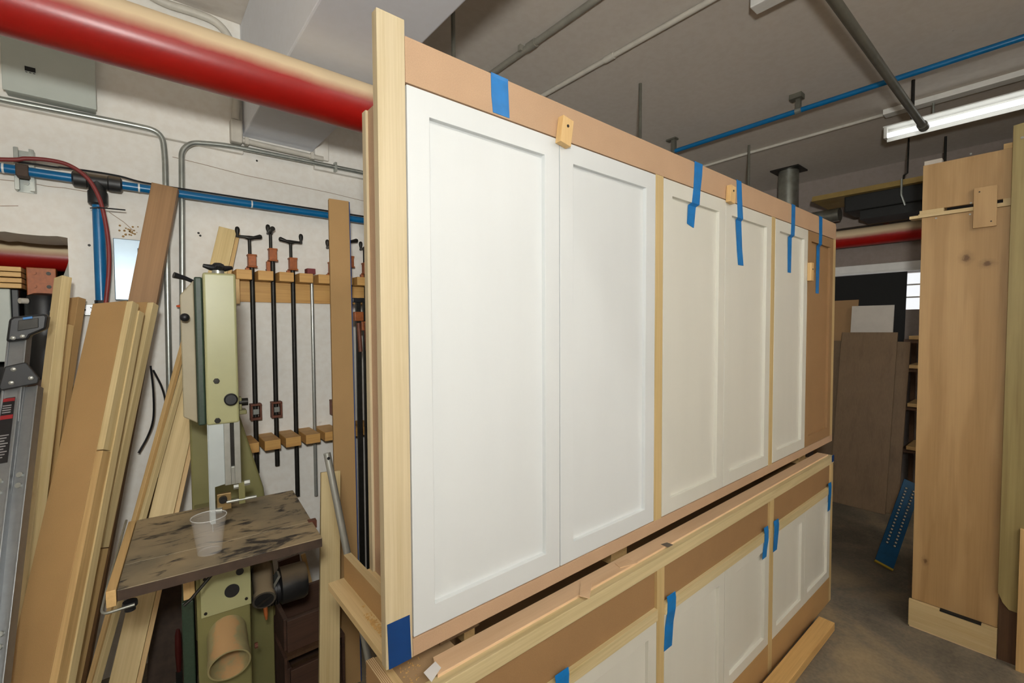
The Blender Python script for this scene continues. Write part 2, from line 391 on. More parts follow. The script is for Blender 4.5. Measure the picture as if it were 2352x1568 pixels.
# upper part of the wall stands a little proud: plaster band above a ledge
build(B().box(XL, 0.43, YB-0.03, YB, 2.342, ZC), 'plaster_band', 'wall_paint', wall_back, bevel=0.004)
build(B().box(0.76, XR, YB-0.03, YB, 2.342, ZC), 'plaster_band', 'wall_paint', wall_back, bevel=0.004)
for k_, pts_ in enumerate(([(396, 360), (470, 378), (560, 402), (640, 418), (760, 444), (850, 466)], [(0, 413), (60, 418), (110, 428), (150, 432), (200, 440)], [(0, 473), (42, 473)], [(250, 486), (285, 510), (306, 530)])):
    build(B().tube([at(x, y+random.uniform(-1, 1), Y=YB-0.0002) for x, y in pts_], 0.0013, 6), 'crack', 'crack_brown', wall_back)
st = B()
for k_ in range(26):
    q_ = at(300+random.gauss(0, 13), 533+random.gauss(0, 6), Y=YB); r_ = random.uniform(0.0015, 0.005)
    st.lathe((q_.x, YB, q_.z), (0, -1, 0), [(r_, 0), (r_*0.7, 0.0006)], 7)
build(st, 'rust_stain', 'stain_rust', wall_back, kind='stuff')
for x_, y_ in ((205, 563), (590, 369), (456, 535), (612, 620), (460, 541)):
    q_ = at(x_, y_, Y=YB); build(B().lathe((q_.x, YB, q_.z), (0, -1, 0), [(0.005, 0), (0.003, 0.0008)], 9), 'wall_hole', 'dark_iron', wall_back)
struct(B().box(XL-0.2, XL, YF-0.2, YB+0.1, 0, ZC), 'wall_left', 'wall_paint')
struct(B().box(XL-0.2, XR+0.2, YF-0.2, YF, 0, ZC), 'wall_front', 'wall_paint')
# far wall with a window
wy0, wy1, wz0, wz1 = -0.62, 0.72, 1.628, 1.968
wr = B().box(XR, XR+0.2, YF, wy0, 0, ZC).box(XR, XR+0.2, wy1, YB+0.26, 0, ZC).box(XR, XR+0.2, wy0, wy1, 0, wz0).box(XR, XR+0.2, wy0, wy1, wz1, ZC)
struct(wr, 'wall_right', 'far_wall_paint')
win = struct(B().box(XR+0.10, XR+0.105, wy0, wy1, wz0, wz1), 'window_1', 'window_glass')
bars = B()
for i in (1, 2):
    zz = wz0+(wz1-wz0)*i/3; build(B().box(XR+0.08, XR+0.12, wy0, wy1, zz-0.006, zz+0.006), 'window_bar', 'white_enamel', win)
build(B().box(XR+0.08, XR+0.12, -0.12, -0.09, wz0, wz1), 'window_bar', 'white_enamel', win)
struct(B().box(XR-0.05, XR, wy0-0.1, wy1+0.1, wz1+0.002, wz1+0.022).box(XR-0.02, XR, wy0-0.1, wy1+0.1, wz1+0.022, wz1+0.09), 'trim_1', 'white_enamel', bevel=0.003)
# concrete beam under the ceiling
struct(B().box(0.43, 0.757, YF, YB, 2.434, ZC), 'beam', 'beam_paint', bevel=0.006)
# room beyond the opening
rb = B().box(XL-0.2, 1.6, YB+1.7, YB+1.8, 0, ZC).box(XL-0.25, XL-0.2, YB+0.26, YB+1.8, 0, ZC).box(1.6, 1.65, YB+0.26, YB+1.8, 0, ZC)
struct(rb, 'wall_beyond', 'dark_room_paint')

# ------------------------------------------------------------------ upper cabinet
UC = thing('upper_cabinet', (0.343, 0, 0.869), 'long face-frame wall cabinet with six doors set on top of the base cabinet', 'cabinet')
def shaker(parent, x0, x1, z0, z1, yf, mat, rail=0.047, rec=0.0115, label=None):
    g = 0.0016; x0 += g; x1 -= g; z0 += g; z1 -= g; t = 0.019
    d = B()
    ring = [(x0, z0), (x1, z0), (x1, z1), (x0, z1)]; inn = [(x0+rail, z0+rail), (x1-rail, z0+rail), (x1-rail, z1-rail), (x0+rail, z1-rail)]
    vs = [(x, y, z) for y in (yf, yf+t) for x, z in ring+inn]; fs = []
    for i in range(4):
        j = (i+1) % 4
        fs += [(i, j, 4+j, 4+i), (8+i, 12+i, 12+j, 8+j), (i, 8+i, 8+j, j), (4+i, 4+j, 12+j, 12+i)]
    d.add(vs, fs)
    o = build(d, 'door', mat, parent, bevel=0.0008, label=label)
    build(B().box(x0+rail-0.004, x1-rail+0.004, yf+rec, yf+rec+0.006, z0+rail-0.004, z1-rail+0.004), 'door_panel', mat, o)
    return o
build(B().box(0.341, 0.395, 0, 0.020, 0.869, 2.064), 'corner_post', 'poplar_z', UC, bevel=0.0012, label='pale poplar post rising above the cabinet top')
build(B().prism([(0.3955, 1.9525), (2.90, 1.9525), (2.90, 2.020), (2.886, 2.036), (0.3955, 2.036)], (0, 0, 0), (1, 0, 0), (0, 0, 1), (0, 0.019, 0)), 'top_rail', 'mdf_light', UC, bevel=0.001)
build(B().box(0.3955, 2.90, 0, 0.019, 0.869, 0.9035), 'bottom_rail', 'mdf_light', UC, bevel=0.001)
for x0, x1 in ((1.2065, 1.247), (2.0565, 2.0945), (2.861, 2.90)):
    build(B().box(x0, x1, 0.0005, 0.019, 0.9035, 1.9525), 'stile', 'stile_z', UC, bevel=0.0008)
Z0, Z1 = 0.905, 1.951
for i, (x0, x1) in enumerate(((0.396, 0.798), (0.798, 1.206), (1.248, 1.648), (1.648, 2.056), (2.095, 2.483))):
    shaker(UC, x0, x1, Z0, Z1, 0, 'door_white' if i < 2 else 'primer_white')
shaker(UC, 2.483, 2.861, Z0, Z1, 0, 'mdf_brown', label='unpainted brown door')
# carcass behind the frame
build(B().box(0.452, 0.470, 0.020, 0.312, 0.886, 2.030), 'side_panel', 'mdf_light', UC)
build(B().box(0.446, 0.470, 0.312, 0.334, 0.886, 2.030), 'back_cleat', 'poplar_z', UC, bevel=0.001)
build(B().box(2.862, 2.880, 0.019, 0.334, 0.886, 2.030), 'side_panel', 'mdf_light', UC)
build(B().box(0.470, 2.862, 0.328, 0.334, 0.886, 2.030), 'back_panel', 'mdf_brown', UC)
build(B().box(0.470, 2.862, 0.019, 0.328, 2.000, 2.018), 'carcass_top', 'mdf_brown', UC)
build(B().box(0.470, 2.862, 0.019, 0.328, 0.886, 0.904), 'carcass_bottom', 'mdf_brown', UC)
build(B().box(0.343, 0.470, 0.020, 0.334, 0.869, 0.886), 'side_ledge', 'poplar_y', UC, bevel=0.001)
cl = build(B().box(0.380, 0.398, 0.020, 0.330, 0.886, 0.944), 'side_cleat', 'mdf_tan', UC, bevel=0.001)
build(B().box(0.3802, 0.3978, 0.021, 0.329, 0.9442, 0.9452), 'cleat_edge', 'maple_y', cl)
for yy, zz in ((0.09, 0.92), (0.05, 0.899)): build(B().cyl((0.3802, yy, zz), (0.3785, yy, zz), 0.004, n=10), 'screw_head', 'steel', cl)
# wooden turn buttons that hold the doors
def button(c, ang, h=0.064, wd=0.036):
    ca, sa = math.cos(ang), math.sin(ang)
    o = build(B().obox((c[0], -0.010, c[1]), (ca, 0, sa), (0, 1, 0), (-sa, 0, ca), wd/2, 0.009, h/2), 'turn_button', 'block_wood', UC, bevel=0.0008)
    build(B().cyl((c[0]-sa*0.012, -0.0188, c[1]+ca*0.012), (c[0]-sa*0.012, -0.0205, c[1]+ca*0.012), 0.0035, n=12), 'screw_head', 'dark_iron', o)
button((0.805, 1.966), -0.16); button((1.664, 1.970), -0.10, 0.060, 0.036); button((2.490, 1.752), 0.0, 0.085, 0.030)
# spacers under the cabinet
for x0, x1 in ((0.50, 0.605), (1.12, 1.2), (2.70, 2.80)):
    tag(build(B().box(x0, x1, 0.075 if x0 < 1 else 0.095, 0.30, 0.8022, 0.869), 'spacer_block', 'grey_ply_z'), {0.50: 'wooden spacer block in the gap under the first white door', 1.12: 'wooden spacer block in the gap under the first stile', 2.70: 'wooden spacer block in the gap under the brown door'}[x0], 'block')

# ------------------------------------------------------------------ base cabinet
BC = thing('base_cabinet', (0.36, 0, 0), 'long low base cabinet of poplar and fibreboard standing on the floor', 'cabinet')
F = -0.012
build(B().box(0.357, 2.885, F-0.002, 0.012, 0.757, 0.795), 'top_nosing', 'poplar_x', BC, bevel=0.001)
build(B().box(0.375, 0.53, 0.012, 0.14, 0.775, 0.793), 'worktop', 'chip_dust', BC)
for x0, x1 in ((0.575, 0.605), (1.12, 1.2), (2.70, 2.80)): build(B().box(x0, x1, 0.095, 0.333, 0.76, 0.8018), 'cross_rail', 'pine_y', BC)
build(B().prism([(0.452, 0.006), (2.86, 0.006), (2.86, 0.056), (0.470, 0.056)], (0, 0, 0.7932), (1, 0, 0), (0, 1, 0), (0, 0, 0.008)), 'top_strip', 'maple_x', BC, bevel=0.0008)
build(B().box(0.357, 0.375, F+0.02, 0.14, 0.0, 0.800), 'side_panel', 'ply_edge', BC, bevel=0.001)
build(B().box(0.3755, 0.392, F+0.03, 0.14, 0.7935, 0.797), 'side_lip', 'poplar_y', BC)
build(B().box(2.867, 2.885, 0.007, 0.34, 0.0, 0.757), 'side_panel', 'mdf_tan', BC)
build(B().box(0.58, 2.867, 0.334, 0.34, 0.0, 0.775), 'back_panel', 'mdf_brown', BC); build(B().box(0.56, 0.578, 0.141, 0.34, 0.0, 0.775), 'inner_side', 'mdf_brown', BC); build(B().box(0.375, 0.56, 0.134, 0.14, 0.0, 0.775), 'near_back', 'mdf_brown', BC)
for x0, x1 in ((0.357, 0.398), (1.206, 1.247), (2.050, 2.092), (2.852, 2.885)):
    build(B().box(x0, x1, F, F+0.019, 0.0, 0.757), 'stile', 'stile_z', BC, bevel=0.0008)
for x0, x1 in ((0.398, 1.206), (1.247, 2.050), (2.092, 2.852)):
    build(B().box(x0, x1, F+0.009, F+0.015, 0.637, 0.757), 'drawer_panel', 'mdf_brown', BC)
    build(B().box(x0, x1, F-0.004, F+0.019, 0.602, 0.637), 'mid_rail', 'stile_z' if False else 'poplar_x', BC, bevel=0.0008)
    build(B().box(x0, x1, F, F+0.019, 0.0, 0.136), 'bottom_rail', 'mdf_tan', BC, bevel=0.0008)
    xm = (x0+x1)/2
    shaker(BC, x0, xm, 0.136, 0.602, F, 'primer_white', rail=0.042); shaker(BC, xm, x1, 0.136, 0.602, F, 'primer_white', rail=0.042)

# ------------------------------------------------------------------ painter's tape
def tape(rows, label, mat='tape_blue', group='strips of blue tape'):
    b = B(); n = len(rows); t = 0.0009
    vs = []
    for (xl, xr, z, y) in rows: vs += [(xl, y, z), (xr, y, z), (xl, y-t, z), (xr, y-t, z)]
    fs = []
    for i in range(n-1):
        a, c = 4*i, 4*(i+1)
        fs += [(a+2, a+3, c+3, c+2), (a, c, c+1, a+1), (a, a+2, c+2, c), (a+1, c+1, c+3, a+3)]
    fs += [(0, 1, 3, 2), (4*n-4, 4*n-2, 4*n-1, 4*n-3)]
    b.add(vs, fs)
    return tag(build(b, 'tape_strip', mat), label, 'tape', group)
e = -0.0003
tape([(0.594, 0.640, 2.0362, 0.018), (0.592, 0.638, 2.0372, e-0.0006), (0.592, 0.638, 2.03, e), (0.593, 0.640, 1.99, e), (0.597, 0.642, 1.956, e)], 'short wide blue tape strip on the top rail above the first white door')
P = 0.0105
tape([(1.426, 1.477, 2.0375, 0.015), (1.426, 1.477, 2.0385, e-0.0006), (1.425, 1.475, 2.00, e), (1.421, 1.465, 1.950, e), (1.412, 1.460, 1.9022, e), (1.404, 1.452, 1.895, P-0.002), (1.402, 1.446, 1.835, P), (1.440, 1.444, 1.826, P)], 'blue tape strip hanging from the rail over the third door')
tape([(1.727, 1.766, 2.0375, 0.015), (1.727, 1.766, 2.0385, e-0.0006), (1.737, 1.778, 1.95, e), (1.741, 1.786, 1.9022, e), (1.745, 1.790, 1.895, P-0.002), (1.762, 1.806, 1.79, P), (1.774, 1.819, 1.730, P)], 'longest blue tape strip, slanting down the fourth door')
tape([(2.267, 2.309, 2.0375, 0.015), (2.267, 2.309, 2.0385, e-0.0006), (2.267, 2.309, 1.94, e), (2.264, 2.306, 1.9022, e), (2.257, 2.299, 1.893, P-0.002), (2.265, 2.302, 1.736, P)], 'blue tape strip hanging over the fifth door, last of the white ones')
tape([(2.627, 2.672, 2.0375, 0.015), (2.627, 2.672, 2.0385, e-0.0006), (2.632, 2.676, 1.95, e), (2.630, 2.674, 1.9022, e), (2.630, 2.674, 1.893, P-0.002), (2.634, 2.678, 1.657, P)], 'blue tape strip running down the brown unpainted door')
tape([(0.3435, 0.389, 0.955, e), (0.3445, 0.3895, 0.93, e), (0.346, 0.3915, 0.869, e)], 'dark blue tape patch at the foot of the pale post', 'tape_navy')
q = at(887, 1424, Y=0)
e2 = F-0.0045
tape([(1.258, 1.306, 0.655, e2+0.003), (1.258, 1.306, 0.637, e2), (1.257, 1.304, 0.602, e2), (1.250, 1.298, 0.56, F-0.0006), (1.245, 1.290, 0.485, F-0.0004)], 'blue tape strip on the base cabinet door beside the middle stile')
tape([(1.985, 2.025, 0.66, e2+0.003), (1.985, 2.025, 0.637, e2), (1.985, 2.025, 0.602, e2), (1.98, 2.022, 0.56, F-0.0006), (1.975, 2.016, 0.53, F-0.0006)], 'blue tape strip on the base cabinet just left of its second stile')
tape([(2.085, 2.135, 0.66, e2+0.003), (2.085, 2.135, 0.637, e2), (2.085, 2.132, 0.602, e2), (2.085, 2.126, 0.525, F-0.0006)], 'blue tape strip on the base cabinet just right of its second stile')
tape([(2.80, 2.845, 0.66, e2+0.003), (2.80, 2.845, 0.637, e2), (2.80, 2.842, 0.602, e2), (2.80, 2.84, 0.51, F-0.0006)], 'blue tape strip at the far end of the base cabinet doors')
tape([(2.848, 2.884, 0.800, F-0.0026), (2.848, 2.884, 0.765, F-0.0026)], 'dark blue tape scrap on the far end of the nosing', 'tape_navy')
tape([(0.765, 0.812, 0.652, e2+0.003), (0.765, 0.812, 0.637, e2), (0.765, 0.81, 0.602, e2), (0.76, 0.806, 0.56, F-0.0006)], 'blue tape strip low on the base cabinet below the first white door')

# ------------------------------------------------------------------ scraps on the base cabinet top
def scrap(pix, z, t, name, mat, label, cat='offcut', tilt=0.0):
    pts = [at(x, y, Z=z) for x, y in pix]
    b = B(); n = len(pts); c = sum(pts, Vector())/n
    vs = []
    for p in pts: vs.append(p+Vector((0, 0, (p.y-c.y)*tilt)))
    vs2 = [p+Vector((0, 0, t)) for p in vs]
    b.add(vs+vs2, [tuple(range(n-1, -1, -1)), tuple(range(n, 2*n))]+[(i, (i+1) % n, n+(i+1) % n, n+i) for i in range(n)])
    return tag(build(b, name, mat), label, cat)
scrap([(973, 1546), (1000, 1522), (1013, 1533), (991, 1563)], 0.8045, 0.001, 'paper_scrap', 'paper_white', 'small white paper triangle at the near end of the base cabinet top', 'paper', 0.15)
scrap([(1518, 1250), (1532, 1246), (1546, 1251), (1534, 1257)], 0.8015, 0.001, 'laminate_scrap', 'grey_scrap', 'small dark grey chip lying on the base cabinet top')
scrap([(1330, 1369), (1334, 1340), (1360, 1336), (1354, 1375)], 0.8015, 0.0016, 'veneer_scrap', 'maple_x', 'small rectangular veneer offcut lying near the nosing edge')
scrap([(1412, 1294), (1440, 1284), (1466, 1293), (1424, 1304)], 0.8015, 0.0016, 'veneer_scrap', 'maple_x', 'thin pointed veneer offcut lying between the two other scraps')
sd_ = B()
for k_ in range(260):
    if k_ < 200: x_, y_, z_ = 0.362+abs(random.gauss(0, 0.010)), 0.10+random.gauss(0, 0.035), 0.8862
    else: x_, y_, z_ = random.uniform(0.40, 0.45), random.uniform(0.02, 0.12), 0.7932
    if not (0.346 < x_ < 0.452 and 0.026 < y_ < 0.32): continue
    a_ = random.uniform(0, 3.14); r_ = random.uniform(0.0006, 0.0016)
    if z_ > 0.8 and 0.3785 < x_+r_*1.6 and x_-r_*1.6 < 0.40: continue
    sd_.obox((x_, y_, z_+r_*0.5), (math.cos(a_), math.sin(a_), 0), (-math.sin(a_), math.cos(a_), 0), (0, 0, 1), r_*1.5, r_*0.7, r_*0.45)
so_ = build(sd_, 'sawdust', 'pine_x', kind='stuff'); so_['label'] = 'pale sawdust and shavings scattered on the cabinet ledge'; so_['category'] = 'sawdust'
# plank lying on the floor in front of the base cabinet
pl = [at(1881, 1414, Z=0.04), at(1918, 1429, Z=0.04), at(1800, 1568, Z=0.04), at(1752, 1566, Z=0.04)]
d = (pl[3]-pl[0]); d.z = 0; d.normalize(); pr = Vector((-d.y, d.x, 0)); wv = (pl[1]-pl[0]).dot(pr)
b = B(); o = pl[0]; b.obox(o+d*0.7+pr*(wv/2)+Vector((0, 0, -0.02)), d, pr, (0, 0, 1), 0.7, abs(wv)/2, 0.0199)
tag(build(b, 'floor_plank', 'pine_x', bevel=0.002), 'loose plank lying on the floor against the base cabinet', 'plank')
# ------------------------------------------------------------------ ceiling services
PY, PZ, PR = 0.874, 2.303, 0.084
sp = thing('sprinkler_main', (0.2, PY, PZ), 'thick red sprinkler pipe with tan dust on top, passing under the beam', 'pipe')
build(B().cyl((XL, PY, PZ), (5.2, PY, PZ), PR, n=48), 'pipe_run', 'sprinkler_red', sp, smooth=40)
build(B().cyl((5.2, -2.9, PZ), (5.2, PY+0.5, PZ), PR, n=40), 'pipe_run', 'sprinkler_red', sp, smooth=40)
for x in (1.06, 2.385, 3.881):
    build(B().cyl((x, PY, PZ+PR-0.002), (x, PY, ZC), 0.009, n=10), 'hanger_rod', 'grey_pipe', sp)
    build(B().tube([(x, PY+(PR+0.004)*math.sin(a), PZ+(PR+0.004)*math.cos(a)) for a in [i*math.pi/12 for i in range(25)]], 0.006, 8), 'hanger_ring', 'grey_pipe', sp)
build(B().cyl((5.2, 0.24, PZ+PR), (5.2, 0.24, PZ+PR+0.011), 0.03, 0.02, n=12), 'sprinkler_cap', 'rust_iron', sp)
def run(name, pts, r, mat, label, cat='pipe', n=12, rad=0.0, couplers=(), strap=None):
    P_ = fillet(pts, rad) if rad else pts
    t = thing(name, pts[0], label, cat)
    build(B().tube(P_, r, n), 'pipe_run', mat, t, smooth=50)
    for c, dr in couplers:
        c = Vector(c); dr = Vector(dr).normalized()
        build(B().cyl(c-dr*0.03, c+dr*0.03, r*1.28, n=14), 'coupling', mat, t, smooth=50)
    return t
c1 = run('ceiling_conduit', [(1.60, YB-0.032, ZC-0.022), (1.60, YF+0.002, ZC-0.022)], 0.016, 'conduit_grey', 'grey ceiling conduit, the one nearest the beam', couplers=[((1.60, 0.98, ZC-0.022), (0, 1, 0))])
build(B().box(1.57, 1.60, 1.035, 1.055, ZC-0.03, ZC), 'strap', 'conduit_grey', c1)
run('ceiling_conduit', [(2.0, YB-0.032, ZC-0.020), (2.0, YF+0.002, ZC-0.020)], 0.0135, 'conduit_white', 'cream painted ceiling conduit, second from the beam', couplers=[((2.0, 0.80, ZC-0.02), (0, 1, 0))])
bp = run('air_pipe', [(3.28, 1.18, 2.855), (3.28, YF+0.002, 2.855)], 0.0155, 'blue_pipe', 'blue compressed air pipe hung under the ceiling')
build(B().box(3.265, 3.295, 1.17, 1.20, 2.84, ZC).box(3.255, 3.305, 1.16, 1.24, ZC-0.012, ZC), 'bracket', 'grey_pipe', bp)
build(B().box(3.265, 3.295, 0.305, 0.33, 2.87, ZC).box(3.24, 3.30, 0.29, 0.36, ZC-0.03, ZC), 'bracket', 'grey_pipe', bp); build(B().cyl((3.28, 0.30, 2.855), (3.28, 0.335, 2.855), 0.020, n=14), 'clip', 'galv', bp)
sr = run('steel_pipe', [(0.9, -0.212, 2.705), (3.74, -0.212, 2.705)], 0.019, 'grey_pipe', 'dull steel pipe crossing below the ceiling, capped at its end', n=20)
build(B().cyl((3.70, -0.212, 2.705), (3.765, -0.212, 2.705), 0.026, n=20), 'end_cap', 'grey_pipe', sr, smooth=40)
build(B().cyl((3.62, -0.18, 2.73), (3.62, -0.18, ZC), 0.009, n=8), 'hanger_rod', 'dark_iron', sr)
run('ceiling_wire', [(4.02, 0.03, ZC-0.012), (4.02, 1.0, ZC-0.012), (4.05, 1.7, ZC-0.012)], 0.012, 'conduit_white', 'thin pale conduit feeding the lit tube lamp', n=8)

def tube_lamp(x, y0, y1, label, zl=2.79, tube='fill_tube_light'):
    """open strip lamp along Y: channel on the ceiling, sloped reflector, bare tube with sockets"""
    t = thing('tube_lamp', (x, (y0+y1)/2, zl), label, 'lamp', 'fluorescent strip lamps')
    build(B().box(x-0.045, x+0.035, y0, y1, ZC-0.035, ZC), 'mounting_channel', 'white_enamel', t, bevel=0.003)
    build(B().prism([(-0.030, zl+0.055), (0.075, zl+0.055), (0.095, zl-0.02), (0.088, zl-0.02), (0.07, zl+0.049), (-0.030, zl+0.049)], (x, y0, 0), (1, 0, 0), (0, 0, 1), (0, y1-y0, 0)), 'reflector', 'white_enamel', t)
    for yy in (y0+0.25, y1-0.25): build(B().cyl((x+0.0, yy, zl+0.055), (x+0.0, yy, ZC-0.03), 0.006, n=8), 'hanger_rod', 'galv', t)
    for yy in (y0, y1-0.018): build(B().box(x-0.012, x+0.030, yy, yy+0.018, zl-0.02, zl+0.05), 'lamp_socket', 'white_enamel', t, bevel=0.003)
    build(B().cyl((x+0.010, y0+0.018, zl), (x+0.010, y1-0.018, zl), 0.016, n=16), 'tube', tube, t, smooth=40)
    return t
tube_lamp(4.0, -1.22, 0.03, 'lit fluorescent strip lamp under the ceiling by the tall cabinet', tube='tube_light_old')
# closed lamp whose end shows at the top edge of the photo
cl2 = thing('batten_lamp', (2.03, -0.5, 2.9), 'white batten lamp on the ceiling between cream conduit and steel pipe', 'lamp')
build(B().prism([(-0.035, 0.055), (0.045, 0.055), (0.045, 0.0), (0.035, -0.035), (-0.035, -0.035)], (2.09, -1.12, 2.885), (1, 0, 0), (0, 0, 1), (0, 1.22, 0)), 'housing', 'white_enamel', cl2, bevel=0.004)
build(B().box(2.115, 2.138, -1.1, 0.09, 2.862, 2.89), 'cover_lip', 'white_enamel', cl2)
# unseen strip lamps added behind the camera as ambient fill
for i, (x, y0) in enumerate(((-0.9, -2.9), (0.2, -2.9), (1.35, -2.9), (2.5, -2.9))):
    tube_lamp(x, y0, y0+1.22, ('added fill strip lamp behind the camera, nearest the left wall', 'added fill strip lamp behind the camera, second from the left wall', 'added fill strip lamp behind the camera, third from the left wall', 'added fill strip lamp behind the camera, nearest the tall cabinet')[i])

# flue and radiant heater
fx, fy = 4.80, 0.90
fl_ = thing('flue_duct', (fx, fy, ZC), 'round tin flue dropping from a rusty ceiling flange', 'duct')
build(B().box(fx-0.12, fx+0.12, fy-0.12, fy+0.12, ZC-0.012, ZC), 'ceiling_flange', 'dark_iron', fl_)
build(B().cyl((fx, fy, ZC-0.012), (fx, fy, 2.50), 0.085, n=24), 'flue_pipe', 'duct_tin', fl_, smooth=40)
build(B().tube(fillet([(fx, fy, 2.52), (fx, fy, 2.46), (fx-0.02, fy-0.42, 2.46)], 0.09), 0.058, 18), 'elbow', 'duct_tin', fl_, smooth=40)
h = thing('radiant_heater', (4.72, -0.2, 2.45), 'long black radiant heater with tan rim hung from chains', 'heater')
build(B().box(4.58, 4.90, -1.5, 0.40, 2.43, 2.56), 'heater_body', 'heater_black', h, bevel=0.01)
build(B().prism([(4.52, 2.555), (4.54, 2.60), (4.92, 2.60), (4.95, 2.555)], (0, -1.5, 0), (1, 0, 0), (0, 0, 1), (0, 2.12, 0)), 'reflector', 'rim_tan', h)
build(B().box(4.62, 4.9, -1.5, 0.30, 2.36, 2.43), 'tube_tray', 'heater_black', h)
for yy in (0.02, -1.2):
    build(B().tube([(4.56, yy, 2.58), (4.58, yy, 2.64), (4.70, yy, 2.68), (4.72, yy, ZC)], 0.006, 6), 'hanger_chain', 'dark_iron', h)
    build(B().tube([(4.51, yy, 2.60), (4.51, yy, 2.48), (4.53, yy-0.02, 2.40)], 0.007, 6), 'hook', 'galv', h)
run('steel_rod', [(4.9, -0.17, 2.601), (4.9, -0.17, ZC)], 0.008, 'dark_iron', 'thin dark rod dropping from ceiling to the heater', cat='rod', n=8)
struct(B().box(5.15, XR, YF, YB, 2.40, 2.46), 'trim_3', 'far_wall_paint')

# ------------------------------------------------------------------ services on the back wall
W = YB
bx = thing('panel_box', (-0.23, W, 2.41), 'pale grey steel box high on the wall above the conduit', 'electrical box')
zb_ = at(110, 226, Y=W-0.10).z; xl_, xr_ = at(4, 190, Y=W-0.10).x, at(220, 200, Y=W-0.10).x
build(B().box(xl_+0.004, xr_-0.004, W-0.09, W-0.031, zb_, 2.68), 'case', 'box_grey', bx, bevel=0.004)
build(B().box(xl_, xr_, W-0.098, W-0.090, zb_-0.001, 2.682), 'cover', 'box_grey', bx, bevel=0.002)
lq = at(69, 159, Y=W-0.10)
lc = build(B().box(lq.x-0.014, lq.x+0.014, W-0.101, W-0.098, lq.z-0.008, lq.z+0.008), 'latch', 'black_matte', bx)
for dx in (-0.010, 0.0, 0.010): build(B().box(lq.x+dx-0.003, lq.x+dx+0.003, W-0.0986, W-0.098, lq.z-0.0135, lq.z-0.011), 'print_mark', 'label_black', bx)
R0 = 0.0115
def pw(x, y, dy=0.044): return at(x, y, Y=W-dy)
ca = run('steel_conduit', [Vector((XL+0.01, W-0.044, pw(0, 228).z)), pw(0, 228), pw(300, 286), pw(372, 302), pw(379, 360), pw(389, 900), at(392, 1150, Y=W-0.044)], R0, 'galv', 'galvanised conduit that runs below the grey box and bends down', rad=0.10)
cb = run('steel_conduit', [at(420, 900, Y=W-0.044), pw(418, 500), pw(417, 345), pw(440, 327), pw(520, 333), pw(835, 397), pw(1000, 430)], R0, 'galv', 'galvanised conduit rising beside the tall brown board and bending right', rad=0.09)
build(B().obox(pw(770, 384), (1, 0, 0), (0, 1, 0), (0, 0, 1), 0.006, 0.0135, 0.024), 'strap', 'galv', cb)
wc = run('painted_conduit', [at(300, -40, Y=W-0.055), at(370, 6, Y=W-0.055), at(440, 26, Y=W-0.055), at(505, 52, Y=W-0.055), at(540, 110, Y=W-0.055), at(545, 200, Y=W-0.055), at(541, 276, Y=W-0.055)], 0.017, 'conduit_white', 'cream painted conduit curving down the wall beside the beam', rad=0.10)
jb = thing('junction_box', at(541, 330, Y=W-0.03), 'small cream painted junction box below the curved conduit', 'electrical box')
c0 = at(541, 304, Y=W-0.045); build(B().box(c0.x-0.024, c0.x+0.024, W-0.08, W-0.031, c0.z-0.055, c0.z+0.05), 'box_body', 'conduit_white', jb, bevel=0.006)
wc2 = run('painted_conduit', [at(556, 322, Y=W-0.045), at(600, 333, Y=W-0.045), at(742, 365, Y=W-0.045)], 0.013, 'conduit_white', 'cream painted conduit running along under the beam', n=10)
for x, y in ((566, 325), (716, 359)): build(B().obox(at(x, y, Y=W-0.047), (1, 0, 0), (0, 1, 0), (0, 0, 1), 0.008, 0.0155, 0.016), 'strap', 'conduit_white', wc2)
# plaster haunch at the right of the beam
struct(B().box(0.757, 0.83, W-0.05, W, 2.39, 2.52), 'trim_4', 'wall_paint', bevel=0.006)
# blue air line with tee
ay = W-0.075
a0, a1, a2 = at(-120, 366, Y=ay), at(165, 406, Y=ay), at(280, 428, Y=ay)
zz = 2.094
al = thing('air_line', (a1.x, ay, zz), 'blue compressed air line along the wall with a dark tee', 'pipe')
build(B().cyl((-1.2, ay, zz), (at(170, 410, Y=ay).x, ay, zz), 0.017, n=18), 'pipe_run', 'blue_pipe', al, smooth=40)
build(B().cyl((at(275, 425, Y=ay).x, ay, zz), (1.6, ay, zz), 0.017, n=18), 'pipe_run', 'blue_pipe', al, smooth=40)
tx = at(224, 440, Y=ay).x
build(B().cyl((tx, ay, 2.02), (tx, ay, 1.60), 0.019, n=18), 'pipe_drop', 'blue_pipe', al, smooth=40)
xa, xb = at(165, 410, Y=ay).x, at(281, 425, Y=ay).x
tee = B().lathe((xa, ay, zz), (1, 0, 0), [(0.022, 0), (0.031, 0.006), (0.031, 0.042), (0.027, 0.046), (0.027, xb-xa-0.046), (0.031, xb-xa-0.042), (0.031, xb-xa-0.006), (0.022, xb-xa)], 20)
tee.lathe((tx, ay, zz), (0, 0, -1), [(0.027, 0), (0.027, 0.037), (0.031, 0.042), (0.031, 0.088), (0.023, 0.095)], 20)
build(tee, 'tee_fitting', 'dusty_black', al, smooth=40)
for x in (8, 318, 576): build(B().cyl((at(x, 400, Y=ay).x-0.003, ay, zz), (at(x, 400, Y=ay).x+0.003, ay, zz), 0.0185, n=14), 'cable_tie', 'white_enamel', al)
build(B().cyl((tx, ay, 1.615), (tx, ay, 1.60), 0.022, n=14), 'end_collar', 'black_plastic', al)
run('black_cable', spline([(-1.0, ay, 2.13), (-0.30, ay, 2.126), (-0.2, ay, 2.129), (-0.12, ay, 2.132), (-0.03, ay, 2.130), (0.06, ay, 2.1185), (0.3, ay, 2.1175), (0.8, ay, 2.1175), (1.4, ay, 2.1175)]), 0.004, 'black_plastic', 'thin black cable lying along the blue air line', cat='cable', n=6)
